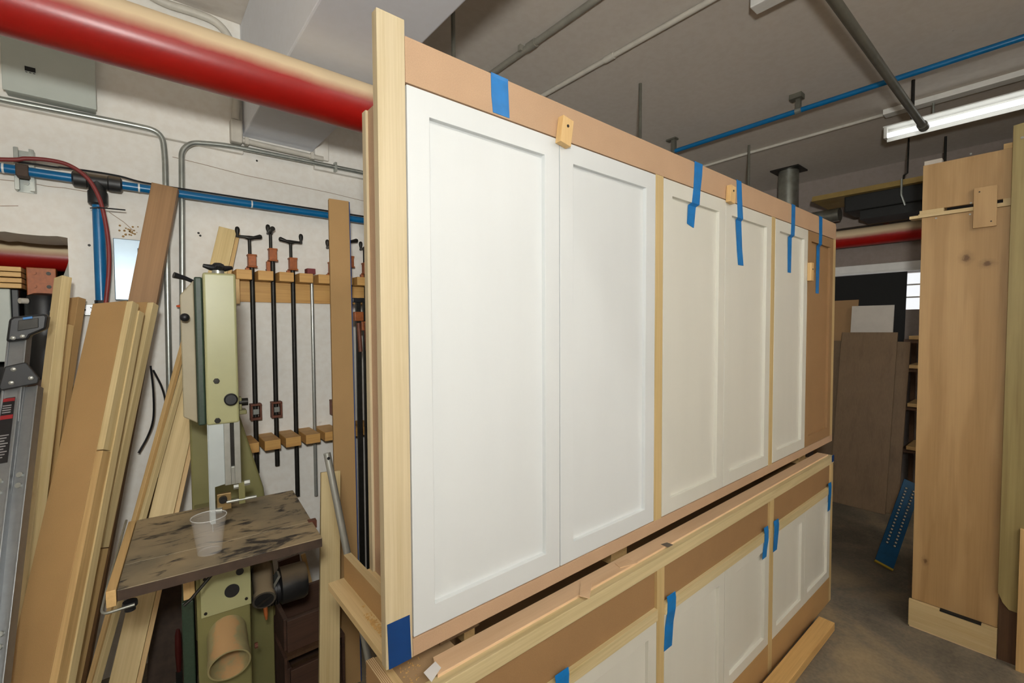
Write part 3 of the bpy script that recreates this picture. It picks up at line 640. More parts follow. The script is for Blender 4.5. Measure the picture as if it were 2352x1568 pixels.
hose = [Vector((-1.0, ay-0.045, 1.2)), Vector((-0.94, ay-0.045, 1.75)), Vector((-0.70, ay-0.045, 2.06))]+[at(x, y, Y=ay-0.045) for x, y in ((0, 366), (60, 364), (115, 368), (160, 380), (200, 408), (226, 450), (240, 500), (249, 560), (250, 620), (243, 695), (238, 740))]
hs = run('rubber_hose', spline(hose), 0.0075, 'red_hose', 'dull red rubber hose arching over the blue air line', cat='hose', n=10)
zt = at(236, 480, Y=ay-0.03)
tag(build(B().tube([(tx-0.022, ay-0.02, zt.z), (tx, ay-0.056, zt.z-0.001), (tx+0.03, ay-0.056, zt.z), (tx+0.085, ay-0.05, zt.z+0.003)], 0.0028, 6), 'cable_tie', 'black_plastic'), 'black cable tie with long tail around blue pipe and hose', 'cable tie')
# slotted channel behind the pipe
cx = at(58, 390, Y=W-0.02).x; zt, zb = at(58, 345, Y=W-0.02).z, at(58, 440, Y=W-0.02).z
ch = thing('strut_channel', (cx, W, zb), 'short galvanised strut channel behind the blue air line', 'bracket')
build(B().box(cx-0.024, cx+0.024, W-0.006, W-0.001, zb, zt), 'channel_back', 'galv', ch)
for s in (-1, 1):
    build(B().box(cx+s*0.024-0.003, cx+s*0.024+0.003, W-0.045, W-0.001, zb, zt), 'channel_flange', 'galv', ch, bevel=0.001)
    build(B().box(cx+s*0.024-(0.010 if s > 0 else -0.001), cx+s*0.024+(-0.001 if s > 0 else 0.010), W-0.048, W-0.043, zb, zt), 'channel_lip', 'galv', ch)
build(B().cyl((cx, W-0.006, zb+0.035), (cx, W-0.016, zb+0.035), 0.009, n=6), 'bolt', 'steel', ch)
build(B().box(cx-0.017, cx+0.017, ay-0.022, W-0.048, zz-0.024, zz+0.020), 'pipe_clamp', 'grime_shade_brown', ch, bevel=0.003)
# blue-grey disconnect box
p0, p1 = at(259, 546, Y=W-0.06), at(330, 690, Y=W-0.06)
db = thing('disconnect_box', (p0.x, W, p1.z), 'blue grey metal switch box on the wall behind the leaning boards', 'electrical box')
build(B().box(p0.x, p0.x+0.13, W-0.06, W, p1.z, p0.z), 'case', 'box_blue', db, bevel=0.003)
build(B().box(p0.x+0.078, p0.x+0.10, W-0.062, W-0.06, p1.z+0.12, p0.z-0.035), 'label_plate', 'label_black', db)
build(B().box(p0.x+0.080, p0.x+0.086, W-0.0625, W-0.062, p1.z+0.15, p1.z+0.16), 'label_mark', 'sign_red', db)
p0, p1 = at(184, 701, Y=W-0.03), at(214, 722, Y=W-0.03)
ou = thing('wall_outlet', (p0.x, W, p1.z), 'small metal outlet box with bright white cover beside the board stack', 'outlet')
build(B().box(p0.x-0.004, p1.x+0.03, W-0.03, W, p1.z-0.004, p0.z+0.004), 'box_body', 'galv', ou, bevel=0.002)
build(B().box(p0.x, p1.x+0.026, W-0.033, W-0.03, p1.z, p0.z), 'cover_plate', 'white_cover', ou, bevel=0.001)
build(B().cyl((p0.x+0.014, W-0.0335, (p0.z+p1.z)/2), (p0.x+0.014, W-0.0345, (p0.z+p1.z)/2), 0.0035, n=10), 'screw_head', 'dark_iron', ou)
build(B().tube([(p0.x+0.030+0.008*math.cos(t*0.26), W-0.034, (p0.z+p1.z)/2+0.010*math.sin(t*0.26)) for t in range(-6, 7)], 0.0016, 6), 'toggle_slot', 'dark_iron', ou)

# ------------------------------------------------------------------ room beyond the opening: shelf rack, pipe, cases
R1 = YB+0.26
run('sprinkler_branch', [(-2.1, R1+0.30, 1.850), (1.2, R1+0.30, 1.850)], 0.07, 'sprinkler_red', 'red sprinkler pipe with dusty top inside the room beyond the opening', n=28)
ru = thing('rack_upright', (-0.30, R1+0.15, 0), 'orange brown steel rack upright with bolts beyond the opening', 'rack')
ru_x = at(95, 640, Y=R1+0.12).x
build(B().box(ru_x-0.045, ru_x+0.05, R1+0.10, R1+0.16, 0, 1.775), 'upright', 'orange_iron', ru, bevel=0.003)
for dx in (-0.02, 0.026):
    for dz in (1.75, 1.69): build(B().cyl((ru_x+dx, R1+0.10, dz), (ru_x+dx, R1+0.092, dz), 0.008, n=8), 'bolt', 'dark_iron' if dx > 0 else 'orange_iron', ru)
for i in range(4):
    z0 = 1.675+i*0.024
    tag(build(B().box(-1.6, ru_x-0.05, R1+0.02+0.01*(i % 2), R1+0.30, z0, z0+0.020), 'timber_strip', 'pine_x', bevel=0.002), ('bottom timber strip of the pile on the rack beyond the opening', 'second timber strip of the pile on the rack beyond the opening', 'third timber strip of the pile on the rack beyond the opening', 'top timber strip of the pile on the rack beyond the opening')[i], 'timber')
gx = at(24, 700, Y=R1+0.05).x
gc = thing('grey_case', (gx-0.3, R1+0.1, 1.35), 'grey and black machine case beyond the opening at the left edge', 'machine')
build(B().box(gx-0.55, gx+0.002, R1+0.04, R1+0.30, 1.36, 1.672), 'case_body', 'box_grey', gc, bevel=0.004)
build(B().box(gx+0.002, gx+0.026, R1+0.05, R1+0.30, 1.32, 1.672), 'case_side', 'black_plastic', gc, bevel=0.004)
build(B().box(gx-0.55, gx+0.03, R1+0.02, R1+0.34, 0.6, 1.34), 'case_stand', 'black_matte', gc)
kx = at(100, 690, Y=R1+0.035).x
kc = thing('black_canister', (kx, R1+0.035, 1.28), 'black rounded plastic canister standing beyond the opening', 'canister')
build(B().lathe((kx, R1+0.035, 1.281), (0, 0, 1), [(0.055, 0), (0.06, 0.02), (0.06, 0.34), (0.05, 0.365), (0.03, 0.375)], 24), 'canister_body', 'black_plastic', kc, smooth=40)
build(B().cyl((kx-0.045, R1-0.005, 1.62), (kx-0.065, R1-0.02, 1.62), 0.012, n=12), 'spout', 'conduit_white', kc)
build(B().box(gx+0.04, 0.2, R1+0.01, R1+0.5, 1.2, 1.28), 'rack_shelf', 'crate_red', ru)
gl_ = at(112, 690, Y=YB+0.16).x; gw_ = ox1-0.002-gl_
build(B().prism([(0, 0), (gw_, 0), (gw_, 0.27), (gw_*0.8, 0.20)], (gl_, YB+0.16, at(112, 690, Y=YB+0.16).z-0.05), (1, 0, 0), (0, 0, 1), (0, 0.03, 0)), 'gusset', 'grey_pipe', ru)

# ------------------------------------------------------------------ clamp rack
Yr = W-0.13
rk = thing('clamp_rack', (0.55, W, 1.0), 'wall rack of notched wooden shelves holding pipe clamps', 'rack')
notch = [586, 635, 681.5, 725.5, 774, 815, 852]
nx = [at(p_, 630, Y=Yr).x for p_ in notch]
blk = [at(543, 630, Y=Yr).x]+[v_ for x_ in nx for v_ in (x_-0.013, x_+0.013)]+[1.1]
ztop, zbot = at(600, 621, Y=Yr).z, at(600, 643, Y=Yr).z
for x0, x1 in zip(blk[0::2], blk[1::2]):
    build(B().box(x0, x1, Yr, W-0.02, zbot, ztop), 'shelf_block', 'rack_wood_x', rk, bevel=0.002)
xs, xe = at(538, 630, Y=Yr).x, 1.1
build(B().box(xs, xe, W-0.02, W, zbot-0.10, ztop), 'back_board', 'rack_wood_x', rk)
build(B().box(xs+0.002, xs+0.022, Yr+0.01, W-0.02, zbot-0.115, zbot), 'side_bracket', 'pine_z', rk, bevel=0.001)
Yl = W-0.19
zt2, zb2 = at(620, 1012, Y=Yl).z, at(620, 1034, Y=Yl).z
for x0, x1 in zip(blk[0::2], blk[1::2]):
    x0, x1 = x0-0.0015, x1+0.0015
    build(B().box(x0, x1, Yl, W-0.001, zb2, zt2), 'shelf_block', 'rack_wood_x', rk, bevel=0.002)
tag(build(B().box(at(703, 610, Y=Yr+0.03).x, at(722, 610, Y=Yr+0.03).x, Yr+0.01, Yr+0.06, ztop+0.0005, ztop+0.028), 'match_carton', 'book_red', bevel=0.002), 'small dark red carton lying on the clamp rack shelf', 'carton')
q0 = at(712, 610, Y=Yr+0.01)
for i in range(3):
    pass
Yp = W-0.056
def pipe_clamp(px, label, zlow, head_z, hang, mirror=1, tail_z=None, steel=False):
    x = nx[px]
    t = thing('pipe_clamp', (x, Yp, zlow), label, 'clamp', 'pipe clamps on the wall rack')
    build(B().cyl((x, Yp, zlow), (x, Yp, head_z+0.01), 0.0108, n=14), 'pipe', 'steel' if steel else 'dark_iron', t, smooth=40)
    hz = head_z
    hd = B().box(x-0.017, x+0.017, Yp-0.022, Yp+0.016, hz, hz+0.058).box(x-0.021, x+0.021, Yp-0.027, Yp+0.018, hz-0.004, hz+0.004).box(x-0.020, x+0.020, Yp-0.024, Yp+0.018, hz+0.052, hz+0.060)
    ho = build(hd, 'clamp_head', 'orange_iron', t, bevel=0.003)
    build(B().box(x-0.026, x-0.006, Yp+0.0, Yp+0.024, ztop+0.0006, hz-0.004), 'clamp_jaw', 'orange_iron', t, bevel=0.002)
    sx = x-0.008
    hzt = hz+0.060
    build(B().cyl((sx, Yp-0.004, hzt-0.02), (sx, Yp-0.004, hzt+0.078), 0.0075, n=12), 'screw', 'dark_iron', t, smooth=40)
    z = hzt+0.082
    if hang == 'x':
        pts = [(sx-0.052*mirror, Yp-0.004, z), (sx-0.02*mirror, Yp-0.004, z), (sx, Yp-0.004, z-0.004), (sx+0.02*mirror, Yp-0.004, z), (sx+0.048*mirror, Yp-0.004, z+0.008), (sx+0.054*mirror, Yp-0.004, z+0.009)]
        hb = B().tube(pts, [0.006, 0.007, 0.012, 0.008, 0.0115, 0.007], 12)
        kx_, ky_ = sx-0.050*mirror, Yp-0.004
    else:
        pts = [(sx, Yp+0.05, z), (sx, Yp+0.02, z), (sx, Yp-0.004, z-0.004), (sx, Yp-0.03, z+0.003), (sx, Yp-0.055, z+0.008)]
        hb = B().tube(pts, [0.007, 0.007, 0.012, 0.008, 0.0115], 12)
        kx_, ky_ = sx, Yp+0.046
    h_ = build(hb, 'crank_handle', 'dark_iron', t, smooth=50)
    build(B().lathe((kx_, ky_, z-0.005), (0, 0, 1), [(0.007, 0), (0.006, 0.014), (0.0095, 0.026), (0.0105, 0.036), (0.0085, 0.046), (0.003, 0.05)], 14), 'crank_knob', 'dark_iron', h_, smooth=50)
    if tail_z:
        tb = B().box(x-0.024, x+0.024, Yp-0.026, Yp+0.018, tail_z+0.062, tail_z+0.072).box(x-0.024, x-0.016, Yp-0.024, Yp+0.016, tail_z, tail_z+0.062)
        tb.box(x+0.016, x+0.024, Yp-0.024, Yp+0.016, tail_z, tail_z+0.062).box(x-0.024, x+0.024, Yp-0.026, Yp+0.016, tail_z-0.008, tail_z+0.004)
        to = build(tb, 'tail_stop', 'rust_iron', t, bevel=0.002)
        build(B().box(x-0.012, x+0.012, Yp-0.020, Yp-0.013, tail_z+0.02, tail_z+0.045), 'clutch_plate', 'galv', to)
    return t
zt_ = at(588, 962, Y=Yp).z+0.006
pipe_clamp(0, 'pipe clamp nearest the bandsaw, crank knob at the left', 0.78, ztop+0.022, 'x', 1, zt_)
pipe_clamp(1, 'pipe clamp with its head highest, crank seen end on', 0.80, ztop+0.060, 'y', 1, zt_)
pipe_clamp(2, 'pipe clamp beside the red carton, crank knob at the right', 0.62, ztop+0.022, 'x', -1)
pipe_clamp(4, 'pipe clamp half hidden by the brown leaning board', 0.86, ztop+0.018, 'y', 1, at(750, 962, Y=Yp).z+0.03)
pipe_clamp(6, 'pipe clamp seen between the brown board and the cabinet', 0.62, ztop+0.028, 'y', 1, 1.5)
pipe_clamp(5, 'pipe clamp hidden behind the brown board except its black knob', 0.7, ztop+0.058, 'x', 1)
xx = nx[3]
tag(build(B().cyl((xx, Yp, 0.60), (xx, Yp, ztop-0.006), 0.009, n=14), 'steel_bar', 'steel', smooth=40), 'thin bright steel bar hanging in the clamp rack below the carton', 'bar')
# ------------------------------------------------------------------ leaning boards
def lean(name, label, A, Bp, low, t, mat, cat='board', group=None, parts=(), bevel=0.0015, zfloor=0.0, wmul=1.0):
    pA, pB, pL = at(*A[:2], Y=A[2]), at(*Bp[:2], Y=Bp[2]), at(*low[:2], Y=low[2])
    d = (pA-pL).normalized(); wv = pB-pA; wv = wv-d*wv.dot(d); wd = wv.length*wmul; wv.normalize()
    n = wv.cross(d)
    if n.dot(pA-CAM) < 0: n = -n
    lo = min(0, wd*wv.z)+min(0, t*n.z)
    L = (pA.z+lo-zfloor)/d.z
    o = pA-d*L
    M = Matrix(((wv.x, n.x, d.x, o.x), (wv.y, n.y, d.y, o.y), (wv.z, n.z, d.z, o.z), (0, 0, 0, 1)))
    if not parts:
        ob = build(B().box(0, wd, 0, t, 0, L), name, mat, matrix=M, bevel=bevel)
        return tag(ob, label, cat, group), M, wd, L
    e_ = thing(name, o, label, cat, group)
    build(B().box(0, wd, 0, t, 0, L), 'face_board', mat, e_, bevel=bevel, matrix=M)
    for pn, pm, (x0, x1, y0, y1, z0, z1) in parts:
        f = lambda v_, ref: ref+v_ if v_ < 0 else v_
        build(B().box(wd+x0, wd+x1, y0, y1, z0*L, z1*L), pn, pm, e_, bevel=0.001, matrix=M)
    return e_, M, wd, L
lean('long_board', 'tallest dark brown board leaning on the wall behind the board stack', (348, 418, 1.655), (411, 419, 1.64), (262, 850, 1.54), 0.035, 'walnut_z')
lean('fibreboard_plank', 'wide tan fibreboard plank with pale pine edge at the front of the stack', (213, 697, 1.36), (290, 697, 1.29), (96, 1198, 1.10), 0.030, 'mdf_tan',
     parts=[('edge_strip', 'pale_z', (0.0005, 0.020, 0.0, 0.03, 0.0, 0.33)), ('edge_strip', 'pine_z', (0.0005, 0.020, 0.0, 0.03, 0.332, 0.70)), ('edge_strip', 'pale_z', (0.0005, 0.020, 0.0, 0.03, 0.702, 0.998)), ('back_strip', 'pale_z', (-0.10, 0.024, 0.031, 0.056, 0.0, 0.985))])
lean('fibreboard_plank', 'tan fibreboard plank with knotty pine edge, just behind the front one', (286, 695, 1.47), (338, 696, 1.42), (168, 1198, 1.22), 0.030, 'mdf_tan',
     parts=[('edge_strip', 'pine_z', (0.0005, 0.022, 0.0, 0.03, 0.0, 0.5)), ('edge_strip', 'pale_z', (0.0005, 0.022, 0.0, 0.03, 0.502, 0.998))])
lean('pine_stick', 'square pale pine stick standing beside the ladder', (124, 638, 1.57), (142, 640, 1.53), (62, 1143, 1.34), 0.03, 'pale_z')
lean('brown_board', 'short brown board behind the pale pine stick', (137, 686, 1.72), (179, 690, 1.66), (62, 1143, 1.54), 0.03, 'mdf_tan')
lean('brown_board', 'lower narrow brown board between pine stick and short brown board', (139, 748, 1.64), (157, 750, 1.61), (84, 1170, 1.45), 0.02, 'pine_z')
lean('plywood_board', 'long pale whitewood board passing behind the bandsaw', (503, 519, 1.782), (546, 520, 1.778), (343, 1181, 1.36), 0.014, 'whitewood_z',
     parts=[('edge_strip', 'pine_z', (0.001, 0.016, 0.0, 0.014, 0.0, 0.995))])
lean('thin_strip', 'thin pale moulding strip left of the whitewood board', (424, 752, 1.58), (432, 752, 1.57), (306, 1177, 1.35), 0.02, 'pine_z')
lean('thin_strip', 'thin pale moulding strip touching the whitewood board', (437, 770, 1.56), (443, 770, 1.55), (322, 1177, 1.33), 0.02, 'pale_z')
lean('thin_strip', 'short grey strip low beside the whitewood board', (352, 1095, 1.45), (358, 1096, 1.44), (322, 1190, 1.41), 0.02, 'grey_ply_z')
bi, Mi, wi, Li = lean('brown_board', 'brown fibreboard plank with blue film on its edge, next to the cabinet', (755, 455, 1.40), (801, 453, 1.39), (766, 1000, 1.24), 0.022, 'mdf_tan',
     parts=[('edge_film', 'blue_film', (0.0003, 0.004, 0.001, 0.0215, 0.0, 0.999))])
lean('short_board', 'short pale board leaning in front of the brown plank', (738, 1085, 1.02), (782, 1087, 1.01), (734, 1500, 0.90), 0.02, 'pale_z')
p0, p1 = at(751, 1040, Y=0.42), at(800, 1283, Y=0.37); dd = (p0-p1).normalized(); pb = p0-dd*((p0.z-0.004)/dd.z)
stp = thing('steel_tube', pb, 'bright steel tube leaning behind the cabinet ledge', 'tube')
L_ = (p0-pb).length
prof = [(0.0088, 0), (0.0088, L_)]
build(B().lathe(pb, dd, prof, 18), 'tube_wall', 'steel', stp, smooth=40)
build(B().cyl(p0+Vector((0, 0, 0))-dd*0.012+Vector((-0.001, -0.0085, 0)), p0-dd*0.012+Vector((-0.001, -0.0095, 0)), 0.004, n=12), 'end_hole', 'black_matte', stp)

for k, (px, lab) in enumerate(((822, 'black steel bar clamp hanging in the gap beside the blue edged plank'), (838, 'second black steel bar clamp, nearest the cabinet back'))):
    c = at(px, 690, Y=1.42+0.03*k); t = thing('bar_clamp', (c.x, c.y, 0.05), lab, 'clamp')
    build(B().box(c.x-0.012, c.x+0.012, c.y-0.006, c.y+0.006, 0.05, c.z), 'bar', 'dark_iron', t, bevel=0.001)
    build(B().box(c.x-0.022, c.x+0.022, c.y-0.016, c.y+0.012, c.z-0.10-0.05*k, c.z-0.055-0.05*k), 'clamp_head', 'orange_iron', t, bevel=0.003)
    build(B().box(c.x-0.030, c.x+0.018, c.y-0.012, c.y+0.012, c.z-0.01, c.z+0.012), 'end_stop', 'black_plastic', t, bevel=0.003)
    build(B().cyl((c.x+0.002, c.y-0.018, c.z-0.25), (c.x-0.004, c.y-0.012, c.z-0.11), 0.010, n=12), 'clamp_handle', 'rust_iron', t, smooth=40)

# ------------------------------------------------------------------ ladder
lad = thing('ladder', at(20, 1400, Y=1.0), 'folding aluminium ladder with black hinges at the left edge', 'ladder')
def rail(A, Bp, low, t, name='side_rail', mat='aluminium'):
    pA, pB, pL = at(*A[:2], Y=A[2]), at(*Bp[:2], Y=Bp[2]), at(*low[:2], Y=low[2])
    d = (pA-pL).normalized(); wv = pB-pA; wv = wv-d*wv.dot(d); wd = wv.length; wv.normalize(); n = wv.cross(d)
    if n.dot(pA-CAM) < 0: n = -n
    return pA, d, wv, n, wd
YL = 1.20
def prism_pix(pix, Yv, th, name, mat, parent, bevel=0.002):
    pts = [at(x, y, Y=Yv) for x, y in pix]
    b = B(); k = len(pts); b.add(pts+[p+Vector((0, th, 0)) for p in pts], [tuple(range(k-1, -1, -1)), tuple(range(k, 2*k))]+[(i, (i+1) % k, k+(i+1) % k, k+i) for i in range(k)])
    return build(b, name, mat, parent, bevel=bevel)
for nm, A, Bp, low, extend in (('r1', (52, 888, YL), (87, 882, YL-0.01), (10, 1216, YL-0.18), 1.6), ('r2', (2, 900, YL), (46, 892, YL-0.01), (-40, 1216, YL-0.18), 1.6), ('r3', (17, 770, YL+0.06), (62, 765, YL+0.05), (6, 870, YL+0.01), 0.27)):
    pA, d, wv, n, wd = rail(A, Bp, low, 0.02)
    L = (pA.z-0.01)/d.z if extend > 1 else extend
    o = pA-d*L
    M = Matrix(((wv.x, n.x, d.x, o.x), (wv.y, n.y, d.y, o.y), (wv.z, n.z, d.z, o.z), (0, 0, 0, 1)))
    ro = build(B().box(0, wd, 0.004, 0.007, 0, L).box(0, 0.005, 0, 0.03, 0, L).box(wd-0.005, wd, 0, 0.03, 0, L), 'side_rail', 'aluminium', lad, bevel=0.001, matrix=M)
    if nm != 'r3':
        for hgt in (0.25, 0.55, 0.82):
            build(B().cyl(o+d*L*hgt+wv*wd*0.5+n*0.004, o+d*L*hgt+wv*wd*0.5-n*0.002, 0.007, n=12), 'rivet', 'steel', lad, smooth=40)
            build(B().cyl(o+d*L*(hgt-0.02)+wv*wd*0.5+n*0.004, o+d*L*(hgt-0.02)+wv*wd*0.5-n*0.002, 0.007, n=12), 'rivet', 'steel', lad, smooth=40)
        for hg in (0.75, 0.4):
            if nm == 'r2': build(B().tube([o+d*L*hg+wv*0.01+n*0.018, o+d*L*hg-wv*0.36+n*0.018], 0.014, 12), 'rung', 'aluminium', lad)
    if nm == 'r2':
        M2 = M.copy(); M2.translation = M.translation-wv*(0.36+wd)
        build(B().box(0, wd, 0.004, 0.007, 0, L).box(0, 0.005, 0, 0.03, 0, L).box(wd-0.005, wd, 0, 0.03, 0, L), 'side_rail', 'aluminium', lad, bevel=0.001, matrix=M2)
        lb = build(B().box(0.004, wd-0.010, 0.0028, 0.0038, L-0.215, L-0.02), 'warning_label', 'label_black', lad, matrix=M)
        for (z0, z1, m_) in ((-0.032, -0.022, 'sign_red'), (-0.086, -0.074, 'sign_red')):
            build(B().box(0.004, wd-0.010, 0.0022, 0.0028, L+z0, L+z1), 'label_band', m_, lad, matrix=M)
        lines = B()
        for k in range(4): lines.box(0.007, wd-0.016, 0.0022, 0.0028, L-0.046-k*0.007, L-0.043-k*0.007)
        for k in range(9): lines.box(0.007, wd-0.014-0.004*(k % 3), 0.0022, 0.0028, L-0.136-k*0.008, L-0.133-k*0.008)
        build(lines, 'label_print', 'label_print', lad, matrix=M, kind='stuff')
prism_pix([(20, 733), (30, 727), (104, 720), (110, 728), (106, 755), (70, 770), (64, 780), (13, 785)], YL+0.03, 0.06, 'hinge_cap', 'black_plastic', lad, 0.006)
prism_pix([(42, 736), (88, 730), (88, 752), (40, 760)], YL+0.026, 0.004, 'cap_inset', 'dark_iron', lad, 0.001)
prism_pix([(52, 729), (74, 726), (75, 731), (53, 734)], YL+0.027, 0.004, 'blue_tab', 'tape_blue', lad, 0.0005)
prism_pix([(10, 842), (55, 832), (62, 834), (90, 868), (88, 880), (3, 897), (-4, 890)], YL-0.025, 0.012, 'hinge_plate', 'black_plastic', lad, 0.003)
for x, y, yy in ((30, 776, YL+0.03), (52, 772, YL+0.03), (31, 848, YL-0.025), (71, 868, YL-0.025), (26, 879, YL-0.025)):
    c = at(x, y, Y=yy); build(B().lathe(c+Vector((0, 0.001, 0)), (0, -1, 0), [(0.0065, 0), (0.006, 0.003), (0.002, 0.005)], 12), 'rivet', 'steel', lad, smooth=40)

# ------------------------------------------------------------------ bandsaw
SAW_O = Vector((0.183, 0.718, 0)); SA = math.radians(-4.6)
MS = Matrix.Translation(SAW_O) @ Matrix.Rotation(SA, 4, 'Z')
saw = thing('bandsaw', SAW_O, 'olive cream bandsaw with dusty iron table and black knobs', 'bandsaw')
def part(b, name, mat, parent=saw, **k): return build(b.xf(MS), name, mat, parent, **k)
ZT = 0.935
part(B().box(-0.037, 0.040, -0.025, 0.36, 1.236, 1.652), 'upper_housing', 'saw_cream', bevel=0.006, seg=3)
wd_ = part(B().box(-0.056, -0.0375, -0.012, 0.35, 1.236, 1.640), 'wheel_door', 'saw_green', bevel=0.004)
build(B().prism([(-0.088, 1.262), (-0.088, 1.590), (-0.0565, 1.632), (-0.0565, 1.242)], (0, 0.0, 0), (1, 0, 0), (0, 0, 1), (0, 0.335, 0)).xf(MS), 'door_face', 'door_tan', wd_, bevel=0.003)
kb = B().cyl((-0.076, 0.0, 1.53), (-0.076, -0.03, 1.53), 0.006, n=12); part(kb, 'door_latch_stem', 'steel')
part(B().ball((-0.078, -0.036, 1.53), 0.011, 14), 'door_latch', 'black_plastic', smooth=60)
# tension knob on top
part(B().lathe((0.001, 0.03, 1.652), (0, 0, 1), [(0.019, 0), (0.019, 0.004), (0.015, 0.005), (0.015, 0.012)], 18), 'tension_screw', 'steel', smooth=40)
kn = B().lathe((0.001, 0.03, 1.664), (0, 0, 1), [(0.010, 0), (0.014, 0.004), (0.014, 0.016), (0.009, 0.021)], 16)
for k in range(4):
    a = k*math.pi/2+0.25; kn.tube([(0.001, 0.03, 1.672), (0.001+0.018*math.cos(a), 0.03+0.018*math.sin(a), 1.671), (0.001+0.036*math.cos(a), 0.03+0.036*math.sin(a), 1.675)], [0.009, 0.0085, 0.005], 10)
part(kn, 'tension_knob', 'black_plastic', smooth=50)
part(B().tube([(-0.05, 0.12, 1.634), (-0.075, 0.11, 1.645), (-0.102, 0.10, 1.652)], [0.005, 0.006, 0.009], 10), 'release_lever', 'black_plastic', smooth=50)
# bolts and clamp knob on the narrow front
for x, z in ((-0.012, 1.357), (-0.012, 1.248)): part(B().cyl((x, -0.025, z), (x, -0.032, z), 0.0078, n=6), 'bolt', 'dark_iron', bevel=0.001)
part(B().lathe((0.020, -0.025, 1.304), (0, -1, 0), [(0.014, 0), (0.0165, 0.004), (0.0165, 0.014), (0.013, 0.017)], 24), 'guide_lock_knob', 'black_plastic', smooth=40)
part(B().box(0.040, 0.062, 0.02, 0.06, 1.25, 1.262).box(0.040, 0.050, 0.02, 0.06, 1.262, 1.30), 'side_bracket', 'saw_olive', bevel=0.002)
part(B().cyl((0.040, 0.03, 1.285), (0.066, 0.03, 1.285), 0.011, n=14), 'side_bolt', 'dark_iron', smooth=40)
# column
part(B().prism([(-0.078, 0.45), (-0.078, 1.30), (0.036, 1.31), (0.132, 0.93), (0.16, 0.60), (0.16, 0.45)], (0, 0.32, 0), (1, 0, 0), (0, 0, 1), (0, 0.075, 0)), 'column', 'saw_olive', bevel=0.006)
part(B().box(-0.03, 0.03, 0.20, 0.34, 1.22, 1.40), 'column_neck', 'saw_olive')
# blade guard, blade, guide post
part(B().prism([(-0.034, 0.960), (-0.022, 0.960), (-0.022, 1.062), (0.002, 1.066), (0.002, 1.24), (-0.034, 1.24)], (0, -0.018, 0), (1, 0, 0), (0, 0, 1), (0, 0.006, 0)), 'blade_guard', 'guard_grey', bevel=0.001)
part(B().box(-0.036, -0.034, -0.018, 0.012, 0.965, 1.24), 'guard_flange', 'guard_grey')
part(B().box(-0.030, -0.0288, -0.008, 0.006, 0.60, 1.26), 'blade', 'steel')
gp = B().box(0.002, 0.017, -0.020, -0.004, 1.062, 1.24).box(0.026, 0.041, -0.020, -0.004, 1.062, 1.24).box(0.017, 0.026, -0.020, -0.004, 1.062, 1.112)
gp_o = part(gp, 'guide_post', 'steel', bevel=0.001)
build(B().box(0.017, 0.026, -0.010, -0.004, 1.112, 1.24).xf(MS), 'post_slot', 'dark_iron', gp_o)
part(B().box(0.034, 0.050, -0.014, 0.0, 1.000, 1.062), 'guide_arm', 'saw_olive', bevel=0.001)
part(B().cyl((0.022, -0.012, 1.052), (0.034, -0.012, 1.052), 0.007, n=6).cyl((0.048, -0.012, 1.058), (0.062, -0.012, 1.058), 0.008, n=6), 'arm_bolt', 'steel')
part(B().cyl((0.004, -0.010, 1.012), (0.078, -0.010, 1.012), 0.0045, n=12), 'guide_rod', 'steel', smooth=40)
part(B().box(-0.018, 0.016, -0.006, 0.008, 0.990, 1.036), 'guide_block', 'brass', bevel=0.001)
part(B().cyl((-0.004, -0.008, 1.022), (-0.004, -0.018, 1.022), 0.010, n=16).cyl((-0.004, -0.018, 1.022), (-0.004, -0.021, 1.022), 0.005, n=12), 'thrust_bearing', 'dark_iron', smooth=40)
part(B().cyl((-0.026, -0.006, 0.992), (-0.006, -0.010, 0.992), 0.008, n=16), 'guide_roller', 'steel', smooth=40)
# table: corners of the cast top with the blade slot
tx0, tx1, ty0, ty1 = -0.2105, 0.2105, -0.2215, 0.2165
tb = B().box(tx0, tx1, ty0, -0.094, ZT-0.024, ZT).box(tx0, tx1, -0.092, ty1, ZT-0.024, ZT).box(tx0, tx1, -0.094, -0.092, ZT-0.024, ZT-0.004)
part(tb, 'table', 'dusty_table', bevel=0.001)
part(B().box(tx0+0.0005, tx1-0.0005, ty0-0.0006, ty0+0.0005, ZT-0.0245, ZT-0.002), 'table_edge', 'grime_shade_brown')
part(B().box(-0.10, 0.12, -0.06, 0.10, ZT-0.075, ZT-0.024), 'trunnion', 'dusty_black', bevel=0.006)
fs_ = part(B().box(tx0-0.018, tx0-0.001, ty0-0.004, ty1-0.01, ZT-0.032, ZT+0.004), 'fence_strip', 'pine_y', bevel=0.001)
build(B().tube(fillet([(tx0-0.022, ty1-0.02, ZT+0.012), (tx0-0.022, ty0+0.05, ZT-0.012), (tx0-0.026, ty0-0.01, ZT-0.040), (tx0+0.03, ty0-0.012, ZT-0.036)], 0.015), 0.003, 8).xf(MS), 'bent_rod', 'galv', fs_, smooth=50)
part(B().lathe((tx0+0.020, ty0+0.01, ZT-0.036), (0, 0, -1), [(0.013, 0), (0.014, 0.004), (0.014, 0.010), (0.010, 0.014), (0.010, 0.020)], 14), 'table_knob', 'black_plastic', smooth=40)
part(B().tube([(tx0+0.19, ty0+0.06, ZT-0.03), (tx0+0.13, ty0+0.05, ZT-0.09), (tx0+0.115, ty0+0.048, ZT-0.10)], 0.004, 8), 'tilt_lever', 'dark_iron')
part(B().box(tx1-0.01, tx1+0.012, -0.10, -0.08, ZT-0.02, ZT+0.002), 'table_pin', 'rust_iron')
